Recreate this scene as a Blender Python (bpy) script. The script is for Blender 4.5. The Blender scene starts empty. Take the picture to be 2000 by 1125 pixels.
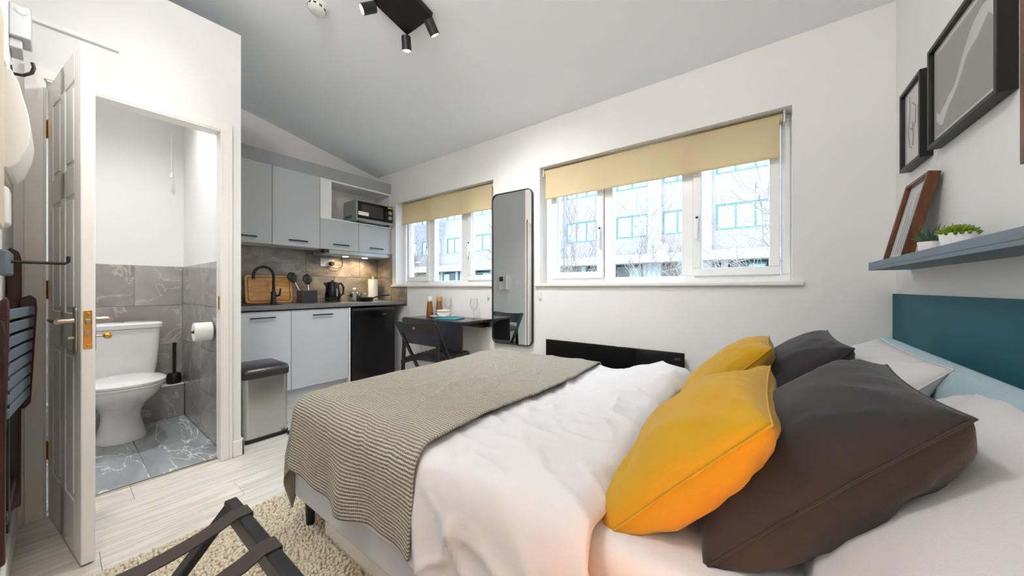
import bpy, bmesh, math, random
from mathutils import Vector, Matrix, noise
random.seed(7)
PI = math.pi
SC = bpy.context.scene
COL = SC.collection

# ------------------------------------------------------------------ camera
cd = bpy.data.cameras.new('camera'); cam = bpy.data.objects.new('camera', cd); COL.objects.link(cam)
cd.sensor_fit = 'HORIZONTAL'; cd.sensor_width = 36.0; cd.lens = 36.0 * 660.0 / 2000.0
cd.clip_start = 0.02; cd.clip_end = 300
cam.location = (0, 0, 1.05); cam.rotation_euler = (PI / 2, 0, math.atan2(.5967, .803))
SC.camera = cam
# ------------------------------------------------------------------ world, exposure
W = bpy.data.worlds.new('world'); SC.world = W; W.use_nodes = True
bg = W.node_tree.nodes['Background']; bg.inputs[0].default_value = (.74, .88, 1.0, 1); bg.inputs[1].default_value = 6.0
SC.view_settings.view_transform = 'Standard'; SC.view_settings.look = 'None'
SC.view_settings.gamma = 1.0; SC.view_settings.use_curve_mapping = False
SC.view_settings.exposure = 0.78
SC.cycles.max_bounces = 10; SC.cycles.diffuse_bounces = 6; SC.cycles.transparent_max_bounces = 16
SC.cycles.sample_clamp_indirect = 8.0
SPOT_W, BATH_W, FILL_W, BED_W, HOOD_W = 32.0, 30.0, 28.0, 6.5, 4.5


# ------------------------------------------------------------------ materials
def lin(h):
    h = h.lstrip('#'); c = [int(h[i:i + 2], 16) / 255 for i in (0, 2, 4)]
    return tuple((x / 12.92 if x <= .04045 else ((x + .055) / 1.055) ** 2.4) for x in c) + (1,)

def base_mat(name):
    m = bpy.data.materials.new(name); m.use_nodes = True
    nt = m.node_tree; return m, nt, nt.nodes['Principled BSDF'], nt.nodes.new, nt.links.new

def coords(nt, scale=(1, 1, 1), kind='Object'):
    tc = nt.nodes.new('ShaderNodeTexCoord'); mp = nt.nodes.new('ShaderNodeMapping')
    mp.inputs['Scale'].default_value = scale
    nt.links.new(tc.outputs[kind], mp.inputs['Vector']); return mp.outputs['Vector']

def mat(name, col, rough=.5, metal=0., bump=0., bscale=60., var=.06, vscale=6., spec=.5, sheen=0., coat=0., stretch=(1, 1, 1)):
    m, nt, p, N, L = base_mat(name)
    c = lin(col) if isinstance(col, str) else col
    v = coords(nt, stretch)
    nz = N('ShaderNodeTexNoise'); nz.inputs['Scale'].default_value = vscale; nz.inputs['Detail'].default_value = 4
    L(v, nz.inputs['Vector'])
    mx = N('ShaderNodeMix'); mx.data_type = 'RGBA'
    mx.inputs[6].default_value = tuple(x * (1 - var) for x in c[:3]) + (1,)
    mx.inputs[7].default_value = tuple(min(1, x * (1 + var)) for x in c[:3]) + (1,)
    L(nz.outputs['Fac'], mx.inputs[0]); L(mx.outputs[2], p.inputs['Base Color'])
    p.inputs['Roughness'].default_value = rough; p.inputs['Metallic'].default_value = metal
    p.inputs['Specular IOR Level'].default_value = spec
    if sheen: p.inputs['Sheen Weight'].default_value = sheen
    if coat: p.inputs['Coat Weight'].default_value = coat
    if bump:
        n2 = N('ShaderNodeTexNoise'); n2.inputs['Scale'].default_value = bscale; n2.inputs['Detail'].default_value = 3
        L(v, n2.inputs['Vector'])
        b = N('ShaderNodeBump'); b.inputs['Strength'].default_value = bump; b.inputs['Distance'].default_value = .004
        L(n2.outputs['Fac'], b.inputs['Height']); L(b.outputs['Normal'], p.inputs['Normal'])
    return m

def marble(name, dark, light, vein, rough=.2, scale=3., vamt=.6, sx=(1, 1, 1)):
    m, nt, p, N, L = base_mat(name)
    v = coords(nt, sx)
    oi = N('ShaderNodeObjectInfo'); ad = N('ShaderNodeVectorMath'); ad.operation = 'ADD'
    ml = N('ShaderNodeMath'); ml.operation = 'MULTIPLY'; ml.inputs[1].default_value = 31.
    L(oi.outputs['Random'], ml.inputs[0]); L(v, ad.inputs[0]); L(ml.outputs[0], ad.inputs[1])
    n1 = N('ShaderNodeTexNoise'); n1.inputs['Scale'].default_value = scale; n1.inputs['Detail'].default_value = 8; n1.inputs['Distortion'].default_value = 1.2
    L(ad.outputs[0], n1.inputs['Vector'])
    r1 = N('ShaderNodeValToRGB'); r1.color_ramp.elements[0].position = .3; r1.color_ramp.elements[1].position = .7
    r1.color_ramp.elements[0].color = lin(dark); r1.color_ramp.elements[1].color = lin(light)
    L(n1.outputs['Fac'], r1.inputs[0])
    n2 = N('ShaderNodeTexNoise'); n2.inputs['Scale'].default_value = scale * .9; n2.inputs['Detail'].default_value = 9; n2.inputs['Distortion'].default_value = .7
    L(ad.outputs[0], n2.inputs['Vector'])
    r2 = N('ShaderNodeValToRGB'); e = r2.color_ramp.elements
    e[0].position = .488; e[0].color = (0, 0, 0, 1); e[1].position = .5; e[1].color = (vamt, vamt, vamt, 1)
    e3 = e.new(.512); e3.color = (0, 0, 0, 1)
    L(n2.outputs['Fac'], r2.inputs[0])
    mx = N('ShaderNodeMix'); mx.data_type = 'RGBA'; mx.inputs[7].default_value = lin(vein)
    L(r2.outputs[0], mx.inputs[0]); L(r1.outputs[0], mx.inputs[6]); L(mx.outputs[2], p.inputs['Base Color'])
    p.inputs['Roughness'].default_value = rough
    return m

def wood(name, c1, c2, rough=.4, scale=(1, 14, 14), rnd=.0, nscale=3., kind='Object'):
    m, nt, p, N, L = base_mat(name)
    v = coords(nt, scale, kind)
    oi = N('ShaderNodeObjectInfo'); ad = N('ShaderNodeVectorMath'); ad.operation = 'ADD'
    ml = N('ShaderNodeMath'); ml.operation = 'MULTIPLY'; ml.inputs[1].default_value = 57.
    L(oi.outputs['Random'], ml.inputs[0]); L(v, ad.inputs[0]); L(ml.outputs[0], ad.inputs[1])
    n1 = N('ShaderNodeTexNoise'); n1.inputs['Scale'].default_value = nscale; n1.inputs['Detail'].default_value = 6; n1.inputs['Distortion'].default_value = .6
    L(ad.outputs[0], n1.inputs['Vector'])
    r1 = N('ShaderNodeValToRGB'); r1.color_ramp.elements[0].position = .32; r1.color_ramp.elements[1].position = .68
    r1.color_ramp.elements[0].color = lin(c1); r1.color_ramp.elements[1].color = lin(c2)
    L(n1.outputs['Fac'], r1.inputs[0])
    hs = N('ShaderNodeHueSaturation')
    mr = N('ShaderNodeMapRange'); mr.inputs[3].default_value = 1 - rnd; mr.inputs[4].default_value = 1 + rnd
    L(oi.outputs['Random'], mr.inputs[0]); L(mr.outputs[0], hs.inputs['Value'])
    L(r1.outputs[0], hs.inputs['Color']); L(hs.outputs[0], p.inputs['Base Color'])
    p.inputs['Roughness'].default_value = rough
    return m

def emit(name, col, s):
    m, nt, p, N, L = base_mat(name)
    p.inputs['Base Color'].default_value = lin(col); p.inputs['Emission Color'].default_value = lin(col)
    p.inputs['Emission Strength'].default_value = s; return m

def glass(name, tint=(1, 1, 1, 1), gl=.06):
    m = bpy.data.materials.new(name); m.use_nodes = True; nt = m.node_tree; nt.nodes.clear()
    o = nt.nodes.new('ShaderNodeOutputMaterial'); t = nt.nodes.new('ShaderNodeBsdfTransparent'); g = nt.nodes.new('ShaderNodeBsdfGlossy')
    t.inputs[0].default_value = tint; g.inputs['Roughness'].default_value = .02
    lw = nt.nodes.new('ShaderNodeLayerWeight'); lw.inputs['Blend'].default_value = .25
    ma = nt.nodes.new('ShaderNodeMath'); ma.operation = 'MULTIPLY_ADD'; ma.inputs[1].default_value = .5; ma.inputs[2].default_value = gl
    nt.links.new(lw.outputs['Fresnel'], ma.inputs[0])
    mx = nt.nodes.new('ShaderNodeMixShader'); nt.links.new(ma.outputs[0], mx.inputs[0])
    nt.links.new(t.outputs[0], mx.inputs[1]); nt.links.new(g.outputs[0], mx.inputs[2]); nt.links.new(mx.outputs[0], o.inputs[0])
    return m

def cloth_tl(name, col, tr=.25):
    m, nt, p, N, L = base_mat(name)
    p.inputs['Base Color'].default_value = lin(col); p.inputs['Roughness'].default_value = .9
    wv = N('ShaderNodeTexNoise'); wv.inputs['Scale'].default_value = 400; L(coords(nt), wv.inputs['Vector'])
    b = N('ShaderNodeBump'); b.inputs['Strength'].default_value = .15; L(wv.outputs['Fac'], b.inputs['Height']); L(b.outputs[0], p.inputs['Normal'])
    t = N('ShaderNodeBsdfTranslucent'); t.inputs[0].default_value = lin(col)
    mx = N('ShaderNodeMixShader'); mx.inputs[0].default_value = tr
    L(p.outputs[0], mx.inputs[1]); L(t.outputs[0], mx.inputs[2]); L(mx.outputs[0], nt.nodes['Material Output'].inputs[0]); return m

def knit(name):
    m, nt, p, N, L = base_mat(name)
    tc = N('ShaderNodeTexCoord')
    def wave(direction, scale, dist):
        w = N('ShaderNodeTexWave'); w.wave_type = 'BANDS'; w.bands_direction = direction; w.inputs['Scale'].default_value = scale
        w.inputs['Distortion'].default_value = dist; w.inputs['Detail'].default_value = 2; w.inputs['Detail Scale'].default_value = 2
        L(tc.outputs['UV'], w.inputs['Vector']); return w
    a = wave('Y', 29., 1.0); b = wave('X', 40., 1.0)
    mu = N('ShaderNodeMath'); mu.operation = 'MULTIPLY_ADD'; mu.inputs[1].default_value = .35
    L(b.outputs['Fac'], mu.inputs[0]); L(a.outputs['Fac'], mu.inputs[2])
    r = N('ShaderNodeValToRGB'); e = r.color_ramp.elements
    e[0].position = .1; e[0].color = lin('6b6455'); e[1].position = 1.0; e[1].color = lin('c4bdad')
    L(mu.outputs[0], r.inputs[0]); L(r.outputs[0], p.inputs['Base Color'])
    bp = N('ShaderNodeBump'); bp.inputs['Strength'].default_value = .9; bp.inputs['Distance'].default_value = .006
    L(mu.outputs[0], bp.inputs['Height']); L(bp.outputs[0], p.inputs['Normal'])
    p.inputs['Roughness'].default_value = .95; p.inputs['Sheen Weight'].default_value = .2
    return m

M = dict(
    wall=mat('white_wall_paint', 'e9e8e6', .85, bump=.05, bscale=150, var=.015),
    ceil=mat('ceiling_paint', 'ecf1f5', .9, bump=.04, bscale=150, var=.015),
    gloss=mat('white_gloss_paint', 'ece9e4', .35, var=.02),
    upvc=mat('white_upvc', 'f0f2f5', .25, var=.01),
    plank=wood('pale_laminate', 'c2bbb0', 'e2ddd4', .32, (16, 1.3, 8), .035),
    gap=mat('joint_dark', '8d857a', .9),
    btile=marble('grey_marble_tile', '8a8583', 'aca7a4', 'd6cabd', .12, 3.2, .6),
    ftile=marble('grey_floor_tile', '8d9195', 'b0b4b7', 'eeeeec', .12, 2.4, .9, (.8, 2.4, 1)),
    ktile=marble('brown_grey_slate_tile', '706864', 'a3998f', 'c6bcb0', .28, 4.2, .4, (1, 1, 1.6)),
    grout=mat('grout', 'c9c5bf', .9), dgrout=mat('dark_grout', '8a837c', .9),
    cab2=mat('darker_grey_panel', '9c9fa1', .5, var=.01), cab=mat('light_grey_cabinet_front', 'b8bcbf', .45, var=.01), cabb=mat('pale_grey_base_front', 'cfd2d7', .4, var=.01),
    carc=mat('white_carcass', 'e8e9ea', .5, var=.01), work=mat('grey_worktop', '77777a', .35, var=.15, vscale=40),
    blk=mat('matt_black', '141416', .45, var=.1), blkg=mat('gloss_black', '0b0b0e', .12, var=.1), blkw=mat('black_stained_wood', '17161a', .38, var=.25, vscale=30),
    fridge=mat('black_fridge_door', '101014', .16, var=.05), hand=mat('dark_metal_handle', '3c3d40', .35, .8),
    steel=mat('brushed_steel', 'c9cacb', .24, 1., stretch=(1, 1, 30)), chrome=mat('chrome', 'd8d8d8', .08, 1.), brass=mat('brass', 'd8ab5c', .25, 1.),
    mirror=mat('mirror_silver', 'eef0f0', .01, 1., var=0), nickel=mat('satin_nickel', 'b9b2a6', .3, 1.),
    lid=mat('dark_grey_lid', '3a3638', .28, var=.05), ceramic=mat('white_ceramic', 'eeeceb', .08, var=.01, coat=.5),
    plastic=mat('white_plastic', 'e9e8e4', .4, var=.01), cream=mat('cream_plastic', 'd9cdb8', .5, var=.02),
    beech=wood('beech_board', 'c08342', 'e0ad6c', .45, (9, 1.5, 9), .06), brown=wood('brown_frame_wood', '3c1e0b', '74401a', .4, (14, 14, 2)),
    mahog=wood('dark_mahogany', '24100f', '4a201a', .3, (14, 14, 2)),
    blind=cloth_tl('beige_blind_fabric', 'ebdcba', .42), linen=mat('white_cotton', 'd4d1d2', .9, bump=.25, bscale=500, var=.02, sheen=.1),
    linen2=mat('white_pillowcase', 'c6c3c3', .9, bump=.25, bscale=500, var=.02, sheen=.1),
    yellow=mat('mustard_cotton', 'bd9004', .9, bump=.3, bscale=700, var=.05, sheen=.15),
    char=mat('charcoal_cotton', '242225', .92, bump=.3, bscale=700, var=.06, sheen=.15),
    knit=knit('knitted_throw'), bedf=mat('pale_blue_upholstery', '9fb4bc', .95, bump=.35, bscale=600, var=.08, vscale=200),
    rail=mat('light_grey_upholstery', 'c6c9cd', .95, bump=.3, bscale=500, var=.05, vscale=100), teal=mat('deep_teal_paint', '125866', .7, var=.04),
    shelf=mat('slate_blue_shelf', '63727c', .5, var=.05), rug=mat('beige_pile', 'd0c5b0', .97, var=.2, vscale=120),
    rugb=mat('rug_backing', 'a08f72', .97), strap=mat('brown_webbing', '3b322e', .85, bump=.4, bscale=400),
    leaf1=mat('blue_green_leaf', '3c5547', .5, var=.3, vscale=30), leaf2=mat('lime_leaf', '768b22', .5, var=.3, vscale=30),
    amber=mat('amber_glass', '8a5a2c', .1, var=.1), tealc=mat('teal_napkin', '2f8e97', .9, bump=.3, bscale=400), tealp=mat('teal_plastic', '2f7f6d', .5),
    paper=mat('white_paper', 'efeeea', .9, var=.01), printg=mat('grey_print', '8f8b87', .8, var=.06), ink=mat('black_ink', '23211f', .8),
    silver=mat('silver_plastic', 'a4a8aa', .35, .5), yellow_label=mat('yellow_sticker', 'e3c71c', .6),
    glass=glass('window_glass', (.97, .99, 1, 1), .02), gl2=glass('drinking_glass', (.97, .98, .98, 1), .06), gl3=glass('picture_glass', (1, 1, 1, 1), .01),
    bulb=emit('lit_bulb', 'fff6e6', 14.), led=emit('lit_led', 'fff2d8', 6.), shade=cloth_tl('thin_lamp_shade', 'ffe0b8', .7),
    facade=mat('pale_render', '767176', .9, var=.04, vscale=1.5), pilas=mat('white_concrete', '8e9395', .9, var=.03), band=mat('grey_band', 'a9aaae', .9),
    tealf=mat('teal_window_frame', '255856', .5), outg=mat('far_window_glass', '7d969a', .08, var=.3, vscale=2.), shopd=mat('dark_shopfront', '38383a', .5, var=.4, vscale=2.),
    bark=mat('grey_bark', '6f6660', .95, var=.2, vscale=20), asphalt=mat('asphalt', '7c7c7e', .95), green=mat('hedge_leaves', '5f6e4b', .9, var=.4, vscale=8),
    dish=mat('grey_dish', '9fa3a6', .5), sensor=mat('grey_white_metal', 'c3c5c6', .4, .2),
    deskb=mat('black_ash_table', '26262a', .22, var=.2, vscale=30),
)

# ------------------------------------------------------------------ mesh helpers
class MB:
    def __init__(s): s.v = []; s.f = []
    def add(s, vs, fs):
        o = len(s.v); s.v += [tuple(v) for v in vs]; s.f += [tuple(i + o for i in f) for f in fs]; return s
    def box(s, x0, x1, y0, y1, z0, z1):
        return s.add([(x0, y0, z0), (x1, y0, z0), (x1, y1, z0), (x0, y1, z0), (x0, y0, z1), (x1, y0, z1), (x1, y1, z1), (x0, y1, z1)],
                     [(0, 3, 2, 1), (4, 5, 6, 7), (0, 1, 5, 4), (1, 2, 6, 5), (2, 3, 7, 6), (3, 0, 4, 7)])
    def obox(s, c, ax, half):
        c = Vector(c); a, b, d = [Vector(x).normalized() * h for x, h in zip(ax, half)]
        vs = [c + a * i + b * j + d * k for k in (-1, 1) for i, j in ((-1, -1), (1, -1), (1, 1), (-1, 1))]
        return s.add(vs, [(0, 3, 2, 1), (4, 5, 6, 7), (0, 1, 5, 4), (1, 2, 6, 5), (2, 3, 7, 6), (3, 0, 4, 7)])
    def bar(s, p, q, w, h, up=(0, 0, 1)):
        p = Vector(p); q = Vector(q); d = (q - p); n = d.normalized(); sd = n.cross(Vector(up)).normalized(); u2 = sd.cross(n)
        return s.obox((p + q) / 2, (n, sd, u2), (d.length / 2, w / 2, h / 2))
    def tube(s, pts, r, seg=10, cap=True):
        pts = [Vector(p) for p in pts]; n = len(pts); rs = r if isinstance(r, (list, tuple)) else [r] * n
        rings = []; pu = None
        for i, p in enumerate(pts):
            t = (pts[min(i + 1, n - 1)] - pts[max(i - 1, 0)]).normalized()
            if pu is None:
                pu = t.orthogonal().normalized()
            pu = (pu - t * pu.dot(t)); pu = pu.normalized() if pu.length > 1e-6 else t.orthogonal().normalized()
            w = t.cross(pu)
            rings.append([p + (pu * math.cos(a) + w * math.sin(a)) * rs[i] for a in [2 * PI * k / seg for k in range(seg)]])
        return s.loft(rings, cap)
    def loft(s, rings, cap=True, closed=True):
        m = len(rings[0]); vs = [p for r in rings for p in r]; fs = []
        for i in range(len(rings) - 1):
            for k in range(m if closed else m - 1):
                a = i * m + k; b = i * m + (k + 1) % m
                fs.append((a, b, b + m, a + m))
        if cap: fs += [tuple(range(m - 1, -1, -1)), tuple(range((len(rings) - 1) * m, len(rings) * m))]
        return s.add(vs, fs)
    def lathe(s, prof, c=(0, 0, 0), ax=(0, 0, 1), seg=24, cap=True):
        a = Vector(ax).normalized(); u = a.orthogonal().normalized(); w = a.cross(u); c = Vector(c)
        return s.loft([[c + a * z + (u * math.cos(t) + w * math.sin(t)) * max(r, 1e-4) for t in [2 * PI * k / seg for k in range(seg)]] for r, z in prof], cap)
    def prism(s, poly, axis, lo, hi):
        def P(a, b, t): return {'x': (t, a, b), 'y': (a, t, b), 'z': (a, b, t)}[axis]
        return s.loft([[P(a, b, lo) for a, b in poly], [P(a, b, hi) for a, b in poly]])
    def obj(s, name, m, parent=None, smooth=False, bevel=0., seg=2, sub=0, solid=0., angle=40):
        me = bpy.data.meshes.new(name); me.from_pydata(s.v, [], s.f)
        bm = bmesh.new(); bm.from_mesh(me); bmesh.ops.recalc_face_normals(bm, faces=bm.faces); bm.to_mesh(me); bm.free()
        return link(name, me, m, parent, smooth, bevel, seg, sub, solid, angle)

def link(name, me, m, parent=None, smooth=False, bevel=0., seg=2, sub=0, solid=0., angle=40):
    o = bpy.data.objects.new(name, me); COL.objects.link(o)
    if m is not None: me.materials.append(M[m] if isinstance(m, str) else m)
    if smooth or bevel:
        me.shade_smooth()
        try: me.set_sharp_from_angle(angle=math.radians(angle))
        except Exception: pass
    if solid:
        k = o.modifiers.new('solid', 'SOLIDIFY'); k.thickness = solid; k.offset = -1
    if bevel:
        k = o.modifiers.new('bevel', 'BEVEL'); k.width = bevel; k.segments = seg; k.limit_method = 'ANGLE'; k.angle_limit = math.radians(35)
    if sub:
        k = o.modifiers.new('sub', 'SUBSURF'); k.levels = k.render_levels = sub
    if parent: par(o, parent)
    return o

def par(o, p):
    bpy.context.view_layer.update()
    o.parent = p; o.matrix_parent_inverse = WM(p).inverted()

def WM(p):
    loc = Matrix.LocRotScale(p.location, p.rotation_euler, p.scale)
    return (WM(p.parent) @ p.matrix_parent_inverse @ loc) if p.parent else loc

def par(o, p):
    o.parent = p; o.matrix_parent_inverse = WM(p).inverted()

def tag(o, label=None, cat=None, group=None, kind=None):
    if label: o['label'] = label
    if cat: o['category'] = cat
    if group: o['group'] = group
    if kind: o['kind'] = kind
    return o

def thing(name, loc, label, cat, group=None, kind=None):
    e = bpy.data.objects.new(name, None); COL.objects.link(e); e.location = loc; e.empty_display_size = .05
    return tag(e, label, cat, group, kind)

def B(name, x0, x1, y0, y1, z0, z1, m, parent=None, bevel=.002, seg=2):
    return MB().box(x0, x1, y0, y1, z0, z1).obj(name, m, parent, bevel=bevel, seg=seg)

def S(o, label):
    o['kind'] = 'structure'; o['label'] = label; return o

def arc(c, r, a0, a1, n, f):
    return [f(c[0] + r * math.cos(a0 + (a1 - a0) * i / n), c[1] + r * math.sin(a0 + (a1 - a0) * i / n)) for i in range(n + 1)]

def rrect(x0, x1, z0, z1, r, n=6):
    p = []
    for cx, cz, a in ((x1 - r, z1 - r, 0), (x0 + r, z1 - r, PI / 2), (x0 + r, z0 + r, PI), (x1 - r, z0 + r, 1.5 * PI)):
        p += [(cx + r * math.cos(a + PI / 2 * i / n), cz + r * math.sin(a + PI / 2 * i / n)) for i in range(n + 1)]
    return p

def text(name, body, size, m, parent, origin, xdir, ydir, depth=.0006):
    cu = bpy.data.curves.new(name, 'FONT'); cu.body = body; cu.size = size; cu.extrude = depth; cu.resolution_u = 2
    cu.align_x = 'CENTER'; cu.align_y = 'CENTER'
    t = bpy.data.objects.new('tmp_text', cu); COL.objects.link(t); bpy.context.view_layer.update()
    me = bpy.data.meshes.new_from_object(t.evaluated_get(bpy.context.evaluated_depsgraph_get()))
    bpy.data.objects.remove(t); me.name = name; me.materials.clear()
    x = Vector(xdir).normalized(); y = Vector(ydir).normalized(); z = x.cross(y)
    R = Matrix((x, y, z)).transposed().to_4x4(); R.translation = Vector(origin); me.transform(R)
    return link(name, me, m, parent)

def point(name, loc, w, col, r=.05, parent=None):
    l = bpy.data.lights.new(name, 'POINT'); l.energy = w; l.color = col; l.shadow_soft_size = r
    o = bpy.data.objects.new(name, l); COL.objects.link(o); o.location = loc
    if parent: par(o, parent)
    return o

def spot(name, loc, d, w, col, ang, r=.03, parent=None, blend=.6):
    l = bpy.data.lights.new(name, 'SPOT'); l.energy = w; l.color = col; l.shadow_soft_size = r; l.spot_size = math.radians(ang); l.spot_blend = blend
    o = bpy.data.objects.new(name, l); COL.objects.link(o); o.location = loc
    o.rotation_euler = Vector(d).to_track_quat('-Z', 'Y').to_euler()
    if parent: par(o, parent)
    return o

# ================================================================== ROOM SHELL
YB, XL, XR = 2.44, -3.95, .52
XP, YR = -2.64, .69           # bathroom pod: front face, kitchen-side face
YF = -.115                    # wall with the hanging chair
def ceil_z(y): return 2.45 + .21 * (YB - y)

# floor: sub-floor and planks
fl = S(MB().box(-4.05, .64, -1.2, 2.7, -.14, -.014).obj('floor', 'gap'), 'pale washed oak laminate floor of the studio room')
PW, PL = .192, 1.28
pm = None; npl = 0
ix = 0; x = XP - .055
while x < XR:
    y = -1.05 - (ix * .47 % PL)
    while y < YB:
        y0, y1 = max(y, -1.05), min(y + PL, YB)
        x1 = min(x + PW, XR)
        if y1 - y0 > .03:
            full = (y1 - y0 > PL - 1e-4) and (x1 - x > PW - 1e-4)
            if full and pm:
                o = bpy.data.objects.new('plank', pm); COL.objects.link(o)
            else:
                o = MB().box(.0006, x1 - x - .0006, .0006, y1 - y0 - .0006, -.014, 0).obj('plank', 'plank', bevel=.0008, seg=1)
                if full: pm = o.data
            o.location = (x, y0, 0); par(o, fl); npl += 1
        y += PL
    x += PW; ix += 1
# planks of the kitchen bay beyond the pod
x = XP - .055 - PW; ix = 0
while x > XL - .1:
    y = YR - (ix * .55 % PL)
    while y < YB:
        y0, y1 = max(y, YR), min(y + PL, YB)
        if y1 - y0 > .03:
            o = MB().box(.0006, PW - .0006, .0006, y1 - y0 - .0006, -.014, 0).obj('plank', 'plank', bevel=.0008, seg=1)
            o.location = (x, y0, 0); par(o, fl)
        y += PL
    x -= PW; ix += 1

# ceiling (pitched, rising away from the windows)
S(MB().prism([(-1.25, ceil_z(-1.25)), (2.75, ceil_z(2.75)), (2.75, ceil_z(2.75) + .15), (-1.25, ceil_z(-1.25) + .15)], 'x', -4.1, .7).obj('ceiling', 'ceil'),
  'pale grey pitched ceiling sloping down to the window wall')

# back wall with two window openings
W1 = (-3.56, -2.03); W2 = (-1.521, .13); ZS, ZT = 1.075, 2.07
b = MB(); Y0, Y1, top = YB, YB + .26, ceil_z(YB)
b.box(-4.07, XR + .12, Y0, Y1, -.1, ZS); b.box(-4.07, XR + .12, Y0, Y1, ZT, top + .02)
for a, c in ((-4.07, W1[0]), (W1[1], W2[0]), (W2[1], XR + .12)): b.box(a, c, Y0, Y1, ZS, ZT)
S(b.obj('wall_back', 'wall'), 'white window wall with two window openings')
S(MB().box(-4.07, XL, -.97, YB, -.1, 3.24).obj('wall_left', 'wall'), 'white wall behind the kitchen units')
S(MB().box(XR, XR + .12, -1.15, YB, -.1, 3.24).obj('wall_right', 'wall'), 'white wall behind the headboard')
b = MB(); b.box(-2.72, -1.5, YF - .1, YF, -.1, 3.10); b.box(-1.6, -1.5, -1.05, YF - .1, -.1, 3.24); b.box(-1.6, XR + .1, -1.15, -1.05, -.1, 3.24)
S(b.obj('wall_front', 'wall'), 'white entrance wall beside the bathroom door')
# bathroom pod
b = MB(); DY0, DY1, DH = -.03, .588, 1.995
b.box(XP - .075, XP, YF, DY0 - .0125, 0, 2.6); b.box(XP - .075, XP, DY1 + .0125, YR, 0, 2.6); b.box(XP - .075, XP, DY0 - .0125, DY1 + .0125, DH + .0125, 2.6)
S(b.obj('wall_bathroom', 'wall'), 'white bathroom partition with the doorway')
S(MB().box(XL, XP - .075, YR - .05, YR, 0, 2.6).obj('wall_kitchen_side', 'wall'), 'white short wall between bathroom and kitchen')
S(MB().box(XL - .02, -1.5, -.95, -.87, 0, 3.24).obj('wall_bathroom_far', 'wall'), 'white far side wall of the bathroom')
S(MB().box(XP - .075, XP, -.95, YF, 0, 2.6).obj('wall_bathroom_near', 'wall'), 'white bathroom wall beyond the doorway')
S(MB().box(XL, XP, -.95, YR, 2.6, 2.64).obj('ceiling_bathroom', 'wall'), 'white flat top of the bathroom box')

# bathroom floor, ledge and wall tiles
def tiles(parent, m, plane, at, a0, a1, z0, z1, tw, th, thick, sgn, off=0., g=.003):
    """tiles on a wall; plane 'x' runs along y, plane 'y' runs along x, plane 'z' is a floor"""
    j = 0; z = z0
    while z < z1 - .005:
        zz = min(z + th, z1); a = a0 - (off if j % 2 else 0)
        while a < a1 - .005:
            s0, s1 = max(a, a0), min(a + tw, a1)
            if s1 - s0 > .01:
                t0, t1 = sorted((at, at + sgn * thick))
                bb = {'x': (t0, t1, s0 + g / 2, s1 - g / 2, z + g / 2, zz - g / 2), 'y': (s0 + g / 2, s1 - g / 2, t0, t1, z + g / 2, zz - g / 2),
                      'z': (s0 + g / 2, s1 - g / 2, z + g / 2, zz - g / 2, t0, t1)}[plane]
                B('tile', *bb, m, parent, bevel=.0012, seg=1)
            a += tw
        z += th; j += 1

bf = S(MB().box(XL, XP - .055, -.87, YR - .05, -.13, -.008).obj('floor_bathroom', 'grout'), 'grey marble tiled bathroom floor')
tiles(bf, 'ftile', 'z', -.008, XL + .1, XP - .057, -.30, YR - .06, 1.2, .61, .009, 1)
tiles(bf, 'ftile', 'z', -.008, XL + .1, XP - .057, -.86, -.30, 1.2, .61, .009, 1)
wb = S(MB().box(XL, XL + .004, -.87, YR - .06, .262, 1.23).obj('wall_bathroom_tiling', 'grout'), 'grey marble half-height tiling behind the toilet')
tiles(wb, 'btile', 'x', XL + .004, -.86, YR - .06, .266, 1.23, .61, .321, .007, 1, .3)
wl = S(MB().box(XL, XL + .093, -.87, YR - .062, 0, .256).obj('wall_bathroom_ledge', 'grout'), 'low tiled pipe ledge behind the toilet')
tiles(wl, 'btile', 'x', XL + .093, -.86, YR - .062, .0, .256, .61, .256, .007, 1, .3)
B('ledge_top', XL + .012, XL + .102, -.86, YR - .062, .257, .266, 'upvc', wl, .001)
ws = S(MB().box(XL + .01, XP - .08, YR - .054, YR - .0505, 0, 1.23).obj('wall_bathroom_side_tiling', 'grout'), 'grey marble half-height tiling beside the toilet roll')
tiles(ws, 'btile', 'y', YR - .054, XL + .012, XP - .078, .0, 1.23, .61, .3075, .006, -1, 0)
# trims: architrave, threshold, baseboards
t = S(MB().box(XP - .08, XP + .014, DY1, DY1 + .012, 0, DH + .012).box(XP, XP + .012, DY1 + .004, DY1 + .056, 0, DH + .05).box(XP, XP + .018, DY1 + .04, DY1 + .056, 0, DH + .05)
      .obj('trim_1', 'gloss', bevel=.003), 'white right-hand door jamb of the bathroom doorway')
B('strike_plate', XP - .03, XP - .005, DY1 - .003, DY1, .92, 1.0, 'brass', t, .0005)
t = S(MB().box(XP - .075, XP + .005, DY0 - .012, DY0, 0, DH + .012).box(XP, XP + .014, DY0 - .058, DY0 - .006, 0, DH + .012).obj('trim_2', 'gloss', bevel=.003), 'white left-hand door jamb behind the open door')
S(MB().box(XP - .08, XP + .012, DY0, DY1, DH - .002, DH + .012).box(XP, XP + .014, DY0 - .058, DY1 + .056, DH + .008, DH + .055).obj('trim_3', 'gloss', bevel=.003), 'white head trim over the bathroom doorway')
S(B('trim_4', XP - .065, XP - .045, DY0, DY1, -.002, .006, 'nickel', None, .002), 'thin metal threshold strip of the bathroom doorway')
def base(name, poly_boxes, label):
    m = MB()
    for q in poly_boxes: m.box(*q)
    S(m.obj(name, 'gloss', bevel=.004), label)
base('baseboard_bathroom', [(XP, XP + .014, DY1 + .058, YR + .014, 0, .10), (-3.0, XP + .014, YR, YR + .014, 0, .10)], 'white skirting round the bathroom wall corner')
base('baseboard_back', [(-3.3, XR, YB - .014, YB, 0, .10)], 'white skirting under the windows')
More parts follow.
